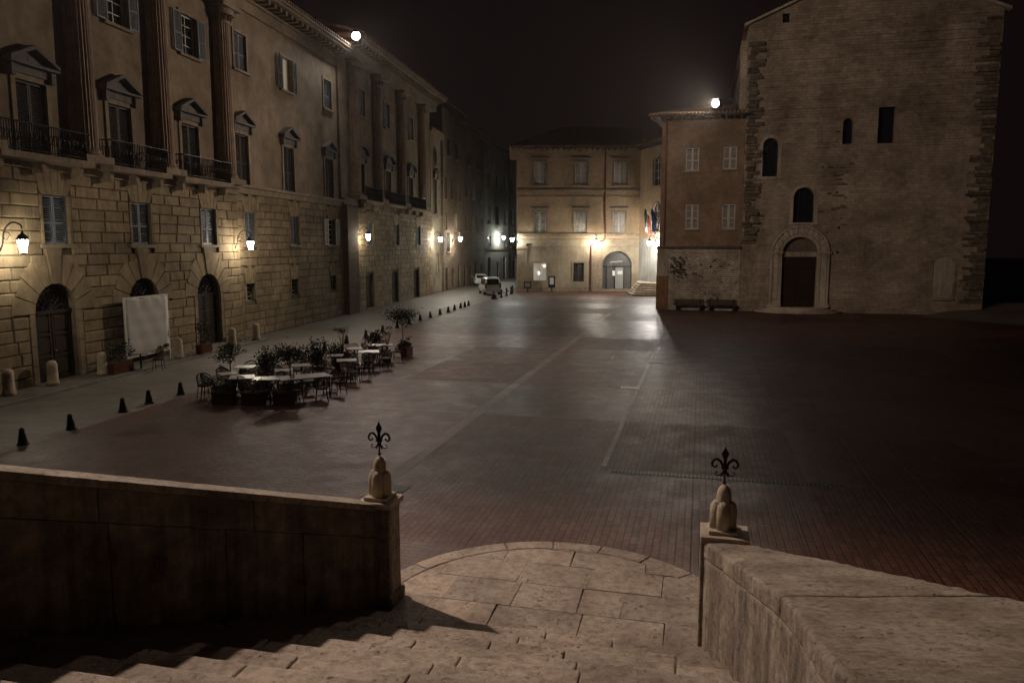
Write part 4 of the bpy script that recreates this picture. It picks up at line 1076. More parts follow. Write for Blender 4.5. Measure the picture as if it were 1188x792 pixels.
# rounded landing: rim stones + clipped flagstones
cb,ca,cr=-1.85,9.54,2.66
g=MB(); n=11; t0=-.15
for i in range(n):
    ta=t0+(math.pi+.3)*i/n+.003; tb=t0+(math.pi+.3)*(i+1)/n-.003; seg=5
    inn=[pz(cb-(cr-.3)*math.cos(ta+(tb-ta)*j/seg),ca+(cr-.3)*math.sin(ta+(tb-ta)*j/seg),.0) for j in range(seg+1)]
    out=[pz(cb-cr*math.cos(ta+(tb-ta)*j/seg),ca+cr*math.sin(ta+(tb-ta)*j/seg),.0) for j in range(seg+1)]
    g.prism(inn+out[::-1],(0,0,.155+random.uniform(-.004,.004)))
o=g.build('landing_rim',M['travertine'],st,bevel=.018)
def clip_circle(poly,c,r,n=48):
    P=poly
    for i in range(n):
        t=2*math.pi*i/n; nx,ny=math.cos(t),math.sin(t); d=r
        f=lambda p:(p[0]-c[0])*nx+(p[1]-c[1])*ny-d
        Q=[]
        for j in range(len(P)):
            p,q=P[j],P[(j+1)%len(P)]; fp,fq=f(p),f(q)
            if fp<=0: Q.append(p)
            if fp*fq<0: u=fp/(fp-fq); Q.append((p[0]+(q[0]-p[0])*u,p[1]+(q[1]-p[1])*u))
        P=Q
        if len(P)<3: return []
    return P
g=MB(); a=8.5
while a<12.2:
    h=random.uniform(.5,.78); b=-4.6+random.uniform(-.5,0)
    while b<1.3:
        L=random.uniform(.55,1.25); q=.0045
        sk=random.uniform(-.03,.03)
        P=clip_circle([(b+q,a+q),(b+L-q,a+q+sk*.3),(b+L-q+sk,a+h-q),(b+q,a+h-q)],(cb,ca),cr-.312)
        if len(P)>=3: g.prism([pz(x,y_,0) for x,y_ in P],(0,0,.15+random.uniform(-.006,.006)))
        b+=L
    a+=h
o=g.build('landing',M['travertine'],st,bevel=.012)
g=MB(); n=40; g.prism([pz(cb-(cr-.31)*math.cos(2*math.pi*i/n),ca+(cr-.31)*math.sin(2*math.pi*i/n),0.006) for i in range(n)],(0,0,.118)); g.build('landing_bed',M['groove'],st)

def roughen(o,levels,strength,scale):
    m=o.modifiers.new('s','SUBSURF'); m.subdivision_type='SIMPLE'; m.levels=m.render_levels=levels
    tx=bpy.data.textures.new('rough','CLOUDS'); tx.noise_scale=scale; tx.noise_depth=4
    m=o.modifiers.new('d','DISPLACE'); m.texture=tx; m.texture_coords='GLOBAL'; m.strength=strength; m.mid_level=.5
def strip_solid(mb,inner,outer,z0s):
    """solid between an inner and an outer top polyline down to z0"""
    n=len(inner)
    for i in range(n-1):
        a,b,c,d=Vector(inner[i]),Vector(inner[i+1]),Vector(outer[i+1]),Vector(outer[i])
        mb.quad(a,b,c,d)
        lo=lambda p,z:Vector((p.x,p.y,z))
        mb.quad(lo(a,z0s),lo(b,z0s),b,a); mb.quad(lo(d,z0s),lo(c,z0s),c,d)
    for a,d in ((Vector(inner[0]),Vector(outer[0])),(Vector(inner[-1]),Vector(outer[-1]))):
        mb.quad(Vector((a.x,a.y,z0s)),Vector((d.x,d.y,z0s)),d,a)
def merged(mb,name,mat,parent):
    o=mb.build(name,mat,parent); bm=bmesh.new(); bm.from_mesh(o.data); bmesh.ops.remove_doubles(bm,verts=bm.verts,dist=.001); bmesh.ops.recalc_face_normals(bm,faces=bm.faces); bm.to_mesh(o.data); bm.free(); return o
def fleur(mb,z0,S=1.0):
    """fleur-de-lis in the local xz plane, foot at z0"""
    w=lambda x,z:(x*S,0,z0+z*S)
    mb.cyl(w(0,0),w(0,.2),.012*S,n=6)
    # spear
    for (sz,y) in ((1,.016),):
        pts=[(0,.2),(.022,.25),(.018,.33),(.045,.41),(.018,.46),(0,.5),(-.018,.46),(-.045,.41),(-.018,.33),(-.022,.25)]
        mb.prism([(x*S,-.012*S,z0+z*S) for x,z in pts],(0,.024*S,0))
    mb.box(-.045*S,.045*S,-.02*S,.02*S,z0+.215*S,z0+.245*S)
    mb.lathe([(.022*S,0),(.03*S,.012*S),(.022*S,.024*S)],8,(0,0,z0+.03*S))
    for k in (-1,1):
        P=[(.012,.15),(.02,.23),(.05,.30),(.09,.335),(.13,.325),(.155,.285),(.15,.245),(.125,.225),(.1,.24),(.1,.265)]
        mb.tube([w(k*x,z) for x,z in P],[.011*S,.014*S,.018*S,.02*S,.019*S,.017*S,.015*S,.013*S,.012*S,.016*S],6)
        P=[(.006,.13),(.03,.17),(.03,.2),(.0,.215)]
        P2=[(.01,.2),(.035,.16),(.06,.13),(.1,.125),(.12,.15),(.105,.175),(.085,.165)]
        mb.tube([w(k*x,z) for x,z in P2],.008*S,5)
        mb.tube([w(k*x,z) for x,z in [(.008,.19),(.028,.15),(.045,.11)]],.01*S,5)
def finial(parent,loc,S,rz):
    e=MB(); q=.18*S
    e.box(-q,q,-q,q,0,.05*S)
    o=e.build('finial_plinth',M['finial'],parent,bevel=.01,loc=loc); o.rotation_euler=(0,0,rz)
    h=MB()
    h.lathe([(.088*S,.05*S),(.09*S,.44*S),(.085*S,.52*S),(.065*S,.57*S),(.035*S,.6*S),(.012*S,.61*S)],16)
    for a in range(4):
        t=a*math.pi/2+math.pi/4*0
        h.lathe([(.085*S,.05*S),(.087*S,.28*S),(.078*S,.35*S),(.05*S,.395*S),(.014*S,.41*S)],14,(.08*S*math.cos(t),.08*S*math.sin(t),0))
    p=h.build('finial_post',M['finial'],parent,smooth=True,loc=loc); p.rotation_euler=(0,0,rz)
    f=MB(); fleur(f,.6*S,1.0*S*1.02); i=f.build('fleur_de_lis',M['cast'],p,bevel=.003)
# left parapet
lp=thing('stone_parapet','dark streaked stone parapet left of the staircase, ending in a fleur-de-lis finial','parapet',(0,0,0),0)
dirL=(Vector((-4.6,7.0,0))-Vector((-1.72,10.15,0))).normalized(); nL=Vector((-dirL.y,dirL.x,0))
if nL.x>0: nL=-nL
inner=[];outer=[]
for i in range(0,26):
    d=.2+i*.55; p=Vector((-1.72,10.15,0))+dirL*d; z=1.45+.335*d
    inner.append((p.x,p.y,z)); q=p+nL*.26; outer.append((q.x,q.y,z+.005))
sh=lambda v: (v[0]+nL.x*.035,v[1]+nL.y*.035,v[2])
g=MB(); strip_solid(g,[sh(v) for v in inner],outer,-.05); o=merged(g,'wall',M['parapet'],lp)
# facing slabs and a top course, each stone separate from its neighbour by a fine joint
random.seed(41); g=MB(); d=.2; P0=Vector((-1.72,10.15,0))
def ptL(d,z,t=0): v=P0+dirL*d+nL*t; return Vector((v.x,v.y,z))
zt_=lambda d:1.45+.335*d
while d<13.5:
    L=random.uniform(.9,1.5); e=d+L; j=.007; t=random.uniform(-.006,.008)
    lo=lambda x:max(0,.12+.335*x-.5)
    h=.36
    g.prism([ptL(d+j,-.05,t),ptL(e-j,-.05,t),ptL(e-j,zt_(e)-h-j,t),ptL(d+j,zt_(d)-h-j,t)],nL*.06)
    d=e
d=.2
while d<13.5:
    L=random.uniform(1.1,1.9); e=d+L; j=.006; t=random.uniform(-.008,.004); h=.36
    g.prism([ptL(d+j,zt_(d)-h+j,t),ptL(e-j,zt_(e)-h+j,t),ptL(e-j,zt_(e)+.004,t),ptL(d+j,zt_(d)+.004,t)],nL*.06)
    d=e
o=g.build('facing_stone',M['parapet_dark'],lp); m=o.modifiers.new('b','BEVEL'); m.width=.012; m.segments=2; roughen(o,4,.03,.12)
g=MB()
for i in range(0,25):
    a,b,c,d=[Vector(v) for v in (inner[i],inner[i+1],outer[i+1],outer[i])]
    up=Vector((0,0,.012)); ex=nL*(-.035)
    g.prism([a+up+ex,b+up+ex,c+up-ex,d+up-ex],(0,0,.085))
o=merged(g,'coping',M['parapet'],lp); roughen(o,2,.02,.15)
pr=CA
g=MB(); pc=Vector((-1.82,10.2,0)); ux=Cx; uy=D
g.obox(pc+Vector((0,0,.78)),ux*.2,uy*.2,(0,0,.78)); o=g.build('pillar',M['parapet'],lp,bevel=.02); roughen(o,3,.03,.2)
g=MB(); g.obox(pc+Vector((0,0,1.6)),ux*.25,uy*.24,(0,0,.04)); g.build('pillar_cap',M['finial'],lp,bevel=.012)
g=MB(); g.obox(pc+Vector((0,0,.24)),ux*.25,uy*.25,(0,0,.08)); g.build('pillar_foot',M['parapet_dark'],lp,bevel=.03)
finial(lp,(pc.x,pc.y,1.645),.97,-R(13.8))
# right parapet
rp=thing('stone_parapet','pale weathered stone parapet right of the staircase with a broad sloping top','parapet',(0,0,0),0)
IN=[(2.36,9.22,1.52),(2.3,7.6,1.91),(2.24,6.2,2.25),(2.14,5.4,2.44),(1.95,4.6,2.64),(1.85,4.0,2.79),(1.78,3.0,3.03),(1.74,1.5,3.4),(1.7,-2,4.2)]
OU=[(2.82,9.10,1.52),(3.45,7.5,1.93),(3.98,6.15,2.26),(4.3,5.4,2.45),(4.62,4.6,2.64),(4.9,4.0,2.79),(5.3,3.0,3.03),(5.9,1.5,3.4),(6.5,-2,4.2)]
IN=[(x,y,z-.07) for x,y,z in IN]; OU=[(x,y,z-.07) for x,y,z in OU]
low=lambda P,dz,t:[(x+t,y,z-dz) for x,y,z in P]
g=MB(); strip_solid(g,low(IN,.2,.012),low(OU,.2,-.012),-.05); o=merged(g,'wall',M['parapet'],rp)
m=o.modifiers.new('b','BEVEL'); m.width=.05; m.segments=3; m.limit_method='ANGLE'; m.angle_limit=R(50); roughen(o,4,.035,.11)
def at_y(P,y):
    for a,b in zip(P,P[1:]):
        if a[1]>=y>=b[1]:
            f=(a[1]-y)/(a[1]-b[1]); return tuple(a[i]+(b[i]-a[i])*f for i in range(3))
    return P[-1] if y<P[-1][1] else P[0]
cuts=[9.1,6.02,3.35,.9,-1.9]
for i in range(4):
    ys=[cuts[i]-.006]+[cuts[i]+(cuts[i+1]-cuts[i])*k/8 for k in range(1,8)]+[cuts[i+1]+.006]
    a=[at_y(IN,y) for y in ys]; b=[at_y(OU,y) for y in ys]
    g=MB(); n=len(ys)
    for k in range(n-1):
        A,B,C_,D_=[Vector(v) for v in (a[k],a[k+1],b[k+1],b[k])]; dn=Vector((0,0,-.215))
        g.quad(A,B,C_,D_); g.quad(A+dn,B+dn,C_+dn,D_+dn); g.quad(A,B,B+dn,A+dn); g.quad(D_,C_,C_+dn,D_+dn)
    for A,D_ in ((Vector(a[0]),Vector(b[0])),(Vector(a[-1]),Vector(b[-1]))): g.quad(A,D_,D_+dn,A+dn)
    o=merged(g,'coping_stone',M['parapet'],rp)
    m=o.modifiers.new('b','BEVEL'); m.width=.045; m.segments=3; m.limit_method='ANGLE'; m.angle_limit=R(50); roughen(o,3,.035,.11)
    tx=bpy.data.textures.new('chips','CLOUDS'); tx.noise_scale=.4; m=o.modifiers.new('c','DISPLACE'); m.texture=tx; m.texture_coords='GLOBAL'; m.strength=.03; m.mid_level=.5
pc=Vector((2.62,9.14,0))
g=MB(); g.obox(pc+Vector((0,0,.76)),ux*.26,uy*.24,(0,0,.76)); o=g.build('pillar',M['parapet'],rp,bevel=.02); roughen(o,3,.03,.2)
g=MB(); g.obox(pc+Vector((.02,-.03,1.545)),ux*.29,uy*.26,(0,0,.04)); g.build('pillar_cap',M['finial'],rp,bevel=.012)
finial(rp,(pc.x,pc.y-.02,1.585),.97,-R(13.8))

# ------------------------------------------------------------------ bollards
proto=None
def cone_bollard(p,label):
    global proto
    if proto is None:
        g=MB(); g.lathe([(.15,0),(.15,.03),(.12,.06),(.075,.3),(.062,.33),(.07,.36),(.066,.4),(.045,.43),(.012,.45)],12)
        proto=g.build('cone_bollard',M['cast'],None); o=proto
        me=o.data
    else: o=proto.copy(); COL.objects.link(o)
    o.location=p; o.rotation_euler=(random.uniform(-.05,.05),random.uniform(-.05,.05),random.random()*6); return tag(o,label,'bollard','iron cone bollards along the street edge')
labs=['dark iron cone bollard nearest the staircase, at the near end of the street-edge row','second dark iron cone bollard of the near row counted from the picture edge','middle dark iron cone bollard of the five before the cafe','fourth dark iron cone bollard of the near row, two before the cafe','dark iron cone bollard of the near row that stands closest to the cafe']
for (x,y),l in zip(((-12.62,19.21),(-12.33,20.88),(-12.01,23.11),(-11.82,24.41),(-11.41,25.86)),labs): cone_bollard((x,y,.008),l)
for k,y in enumerate((29.5,31.8,34.4,37.0,39.6,42.2,44.8,47.3,49.6,51.9,54.2,56.6,58.8,60.6,62.4,63.8,65.0)):
    b=bol(y); where='behind the cafe tables' if y<38 else ('along the pale border strip beyond the cafe' if y<55 else 'at the far end of the row towards the parked cars')
    cone_bollard((b.x,y,.008),'dark iron cone bollard '+where)
for k,((x,y),l) in enumerate(zip(((-1.72,73.4),(-1.05,75.6),(-.55,78.2),(-.1,80.6),(.05,83.0)),('wide dark iron bollard right behind the silver van','dark iron bollard beside the rear wheel of the silver van','dark iron bollard along the flank of the silver van','dark iron bollard between the silver van and the palazzo corner','dark iron bollard touching the palazzo corner'))):
    if k==0:
        g=MB(); g.lathe([(.3,0),(.32,.05),(.26,.12),(.2,.28),(.23,.33),(.16,.45),(.05,.52)],14); o=g.build('round_bollard',M['cast'],None); o.location=(x,y,.005); tag(o,l,'bollard','bollards at the street mouth')
    else:
        g=MB(); g.lathe([(.16,0),(.16,.08),(.09,.14),(.075,.62),(.1,.66),(.1,.72),(.07,.8),(.02,.84)],10); g.tube([(0,0,.6),(.3,.35,.42),(.55,.75,.6)],.03,5)
        o=g.build('chain_bollard',M['cast'],None); o.location=(x,y,.005); tag(o,l,'bollard','bollards at the street mouth')
sproto=None
for (x,y),l in zip(((-16.95,25.3),(-16.6,27.2),(-15.95,29.35),(-14.95,33.9),(-14.15,38.3),(-13.7,40.6)),
 ('round topped stone bollard at the far left edge of the picture','round topped stone bollard before the first arched door','round topped stone bollard right of the first arched door','round topped stone bollard at the right foot of the white screen','round topped stone bollard just right of the third arched door','round topped stone bollard at the end of the row, under the second lantern')):
    if sproto is None:
        g=MB(); g.lathe([(.22,0),(.22,.12),(.19,.16),(.175,.66),(.18,.7),(.165,.8),(.12,.87),(.05,.9)],16); sproto=g.build('stone_bollard',M['finial'],None,smooth=False); o=sproto
        for p in o.data.polygons: p.use_smooth=True
    else: o=sproto.copy(); COL.objects.link(o)
    o.location=(x,y,.1 if (Vector((x,y,0))-FO).dot(FU)<13 else .004); tag(o,l,'bollard','stone bollards along the palace wall')

# ------------------------------------------------------------------ plants and cafe
def leaves(mb,c,rx,rz,n,size=.09,hollow=.3,seed=0):
    rnd=random.Random(seed)
    cl=[Vector((rnd.gauss(0,.45)*rx,rnd.gauss(0,.45)*rx,rnd.gauss(0,.45)*rz)) for _ in range(max(4,n//40))]
    for i in range(n):
        q=cl[i%len(cl)]+Vector((rnd.gauss(0,.25)*rx,rnd.gauss(0,.25)*rx,rnd.gauss(0,.25)*rz)); p=Vector(c)+q
        a=Vector((rnd.uniform(-1,1),rnd.uniform(-1,1),rnd.uniform(-.6,1))).normalized(); b=a.orthogonal().normalized(); b.rotate(Matrix.Rotation(rnd.random()*6.28,3,a)); s=size*rnd.uniform(.6,1.3)
        mb.quad(p-a*s*.2,p+b*s*.35+a*s*.4,p+a*s*1.2,p-b*s*.35+a*s*.4)
def pot_plant(name,label,p,kind,h=1.7,cr=.4,mat='leaf2',pot='round',seed=1,group='cafe plants',n=420,rz=0,L=.72):
    if group=='cafe plants': h*=.86; n=int(n*1.35)
    t=thing(name,label,'plant',p,rz,group)
    g=MB()
    if pot=='round': g.lathe([(.17,0),(.24,.36),(.26,.36),(.26,.42),(.21,.42),(.2,.36)],14); hp=.4
    else: g.box(-L/2,L/2,-.15,.15,0,.36); g.box(-L/2-.025,L/2+.025,-.175,.175,.36,.41); hp=.4
    g.build('planter',M['terracotta'],t,bevel=.012)
    g=MB()
    if pot=='round': g.lathe([(.2,hp-.03),(.02,hp)],10)
    else: g.box(-L/2+.04,L/2-.04,-.12,.12,hp+.012,hp+.02)
    g.build('soil',M['soil'],t)
    if kind=='standard':
        g=MB(); g.tube([(0,0,hp-.1),(.02,.0,h*.45),(-.01,.01,h-cr*.6)],[.03,.025,.02],6)
        for k in range(6):
            a=k*1.05; g.tube([(0,0,h-cr*.9),(cr*.4*math.cos(a),cr*.4*math.sin(a),h-cr*.3),(cr*.75*math.cos(a),cr*.75*math.sin(a),h-.02)],[.015,.011,.005],4)
        g.build('trunk',M['bark'],t); g=MB(); leaves(g,(0,0,h),cr*1.25,cr*.7,int(n*1.9),.06,seed=seed); g.build('crown',M[mat],t)
    elif kind=='bush':
        g=MB()
        for k in range(9):
            a=k*.7; g.tube([(0 if pot=='round' else (k-4)*L*.09,0,hp-.05),(.1*math.cos(a),.1*math.sin(a),hp+.2),(cr*.7*math.cos(a),cr*.7*math.sin(a),h-.1)],[.012,.01,.004],4)
        g.build('stem',M['bark'],t); g=MB()
        if pot=='round': leaves(g,(0,0,(hp+h)/2+.1),cr,(h-hp)*.55,int(n*1.9),.065,seed=seed)
        else:
            for k in range(3): leaves(g,((k-1)*L*.3,0,(hp+h)/2),cr*.55,(h-hp)*.5,int(n*.6),.055,seed=seed+k)
        g.build('foliage',M[mat],t)
    elif kind=='twigs':
        g=MB(); rnd=random.Random(seed)
        for k in range(16):
            a=rnd.random()*6.3; r=rnd.uniform(.15,cr); g.tube([(0,0,hp-.05),(r*.35*math.cos(a),r*.35*math.sin(a),hp+(h-hp)*.5),(r*math.cos(a),r*math.sin(a),h+rnd.uniform(-.15,.1))],[.012,.009,.004],4)
        g.build('stem',M['bark'],t); g=MB(); leaves(g,(0,0,h-.12),cr*.8,.2,n//3,.06,seed=seed); g.build('foliage',M[mat],t)
    return t
rowz=math.atan2(.987,.16)-math.pi/2
pot_plant('planter_box','terracotta planter box with low shrub, left end of the front cafe row',(-9.35,24.35,.002),'bush',.95,.35,'leaf2','box',2,n=260,rz=-.15)
pot_plant('planter_box','terracotta planter box with sparse leaves, in the middle of the front cafe row',(-8.35,24.25,.002),'twigs',.95,.4,'leaf2','box',3,n=240,rz=-.1)
pot_plant('planter_box','terracotta planter box under the long grey table, right end of the front row',(-7.35,24.3,.002),'twigs',.85,.35,'leaf','box',4,n=200,rz=-.05)
pot_plant('potted_tree','slim potted standard tree with yellowish stem rising beside the long grey table',(-7.35,24.95,.002),'standard',1.78,.42,'leaf2','round',5,n=650)
pot_plant('potted_tree','small potted tree with thin crown behind the left cafe tables',(-9.95,26.6,.002),'standard',1.55,.42,'leaf2','round',6,n=380)
pot_plant('potted_tree','potted standard tree with wide flat crown at the far right end of the cafe',(-5.25,36.3,.002),'standard',2.05,.55,'leaf2','round',7,n=700)
pot_plant('planter_box','dark planter box at the far right end of the cafe below the wide crowned tree',(-4.9,35.2,.002),'bush',.9,.35,'leaf','box',8,n=220,rz=1.3)
pot_plant('potted_shrub','dense dark potted shrub standing between the left and right cafe tables',(-7.55,29.2,.002),'bush',1.5,.36,'leaf','round',9,n=620)
pot_plant('potted_shrub','bushy dark shrub at the left middle of the cafe behind the small white table',(-9.1,28.0,.002),'bush',1.3,.4,'leaf','round',10,n=560)
pot_plant('potted_shrub','low rounded shrub behind the right cafe tables next to the bollards',(-6.5,35.4,.002),'bush',1.15,.35,'leaf','round',12,n=420)
pot_plant('potted_shrub','spiky bare stemmed shrub behind the right cafe tables',(-7.5,33.4,.002),'twigs',1.75,.42,'leaf2','round',13,n=240)
pot_plant('potted_shrub','small bushy plant near the right tables, left of the white topped pair',(-7.2,31.0,.002),'bush',1.15,.35,'leaf','round',14,n=300)
pot_plant('potted_shrub','thin twiggy potted shrub in front of the wide crowned tree',(-5.55,33.6,.002),'twigs',1.6,.32,'leaf2','round',15,n=240)
pot_plant('planter_box','long terracotta planter with leafy shrub left of the white screen',(-15.55,29.95,.1),'bush',1.15,.5,'leaf','box',16,group='planters by the palace wall',n=420,rz=A0,L=1.2)
pot_plant('planter_box','terracotta planter with tall shrub left of the third arched door',(-14.5,35.6,.1),'bush',1.6,.5,'leaf2','box',17,group='planters by the palace wall',n=480,rz=A0,L=.9)

def make_table(p,w,d,label,mat,rz,h=.75):
    t=thing('cafe_table',label,'table',(p[0],p[1],.002),rz,'cafe tables')
    g=MB(); g.box(-w/2,w/2,-d/2,d/2,h-.03,h); g.build('tabletop',M[mat],t,bevel=.008)
    if w>1.3:
        for sx in (-1,1):
            for sy in (-1,1): g=MB(); g.cyl((sx*(w/2-.08),sy*(d/2-.08),0),(sx*(w/2-.08),sy*(d/2-.08),h-.03),.025,n=8); g.build('leg',M['cast'],t)
    else:
        g=MB(); g.cyl((0,0,.03),(0,0,h-.03),.035,n=8); g.build('column',M['cast'],t)
        g=MB()
        for k in range(4):
            a=k*math.pi/2+.785; g.tube([(0,0,.08),(.16*math.cos(a),.16*math.sin(a),.05),(.3*math.cos(a),.3*math.sin(a),.015)],[.03,.025,.018],5)
        g.build('foot',M['cast'],t)
    return t
chair_src={}
def chair(p,rz,label,kind='wicker'):
    if kind not in chair_src:
        t=thing('cafe_chair',label,'chair',(0,0,0),0,'cafe chairs')
        m=M[kind]
        g=MB(); g.lathe([(.2,.41),(.235,.43),(.235,.46),(.2,.475)],14); g.build('seat',m,t)
        g=MB(); hoop=[(.25*math.cos(a),-.02+.25*math.sin(a),.47+.36*max(0,math.sin((a+.35)/(math.pi+.7)*math.pi))**.6) for a in [-.35+(math.pi+.7)*i/16 for i in range(17)]]
        g.tube(hoop,.018,6)
        for i in range(1,16):
            x,y,z=hoop[i]; g.cyl((x*.86,y*.86,.44),(x,y,z),.009,n=4)
        for f in (.35,.65):
            g.tube([(x*(.86+.14*f),y*(.86+.14*f),.44+(z-.44)*f) for x,y,z in hoop],.008,4)
        g.build('backrest',m,t)
        for sx in (-1,1):
            for sy in (-1,1):
                g=MB(); g.cyl((sx*.15,sy*.15,.42),(sx*.2,sy*.2,0),.014,n=5); g.build('leg',M['cast'],t)
        g=MB(); g.tube([(.18*math.cos(a),.18*math.sin(a),.18) for a in [i*math.pi/6 for i in range(13)]],.008,4); g.build('stretcher',M['cast'],t)
        chair_src[kind]=t; r=t; first=True
    else: r=copy_tree(chair_src[kind])
    r.location=(p[0],p[1],.002); r.rotation_euler=(0,0,rz); r['label']=label
    return r
tabs=[((-9.05,25.2),.8,.8,'pale square cafe table at the near left corner of the seating','table_white',.25),
 ((-8.15,24.95),.85,.75,'bright white cafe table between the left corner table and the long grey one','table_white',.2),
 ((-7.0,25.3),1.7,.85,'long grey table, widest of the cafe tables','table_grey',.55),
 ((-9.7,27.4),.7,.7,'small white cafe table at the rear of the left cluster','table_white',.1),
 ((-9.75,25.9),.62,.62,'small pale table beside the dark chair at the left end','table_white',.6),
 ((-8.05,26.6),.6,.6,'small white table partly hidden behind the yellow stemmed tree','table_white',.3),
 ((-6.35,29.0),.75,.7,'white cafe table at the near left of the right group','table_white',.2),
 ((-5.95,31.4),.85,.8,'brightest white cafe table in the middle of the right group','table_white',.15),
 ((-5.75,33.5),.9,.75,'white cafe table at the back of the right cluster by the tree','table_white',.15),
 ((-7.75,27.75),.65,.65,'small grey table in the gap between the two cafe clusters','table_grey',.4),
 ((-7.1,30.3),.65,.65,'small grey table behind the near white table of the right cluster','table_grey',.1),
 ((-6.75,32.4),.65,.65,'small grey table on the street side of the right cluster','table_grey',.3),
 ((-15.25,31.0),.7,.7,'small dark table by the palace wall beside the white screen','table_grey',.2)]
random.seed(77)
tname=['the corner table','the bright white front table','the long grey table','the small rear white table','the small left end table','the small hidden white table','the near white table of the right group','the brightest white table','the rear white table by the tree','the small grey gap table','the grey table behind the white one','the grey street side table','the wall table by the white screen']
side=['street','piazza','palace','staircase']
for i,((p,w,d,lab,m,rz),tn) in enumerate(zip(tabs,tname)):
    make_table(p,w,d,lab,m,rz)
    if i==2: spots=[(-.5,-.75,0),(.35,-.78,0),(-.5,.75,1),(.4,.75,1),(1.2,0,2)]
    elif i==12: spots=[(.65,.1,2),(-.6,-.1,3)]
    else: spots=[(.68,0,2),(-.68,0,3),(0,.7,1),(0,-.7,0)][:(4 if i in (1,6,7,8) else 3)]
    for (dx,dy,k) in spots:
        X=p[0]+dx*math.cos(rz)-dy*math.sin(rz); Y=p[1]+dx*math.sin(rz)+dy*math.cos(rz)
        back={0:math.pi,1:0,2:-math.pi/2,3:math.pi/2}[k]+rz+random.uniform(-.35,.35)
        nm={0:'near',1:'far',2:'right',3:'left'}[k]
        if i==2 and k<2: nm += ' left' if dx<0 else ' right'
        kd='wicker_pale' if (i+k)%3==0 else 'wicker'
        chair((X,Y),back,('grey' if kd=='wicker_pale' else 'dark')+' woven chair on the '+nm+' side of '+tn,kd)
chair((-10.35,25.3),.7,'dark woven chair standing alone at the left end of the cafe')
chair((-6.45,26.9),2.6,'grey woven chair with its round back turned to the piazza, between the two clusters','wicker_pale')
chair((-5.9,27.9),2.9,'dark woven chair at the near edge of the right cafe cluster')

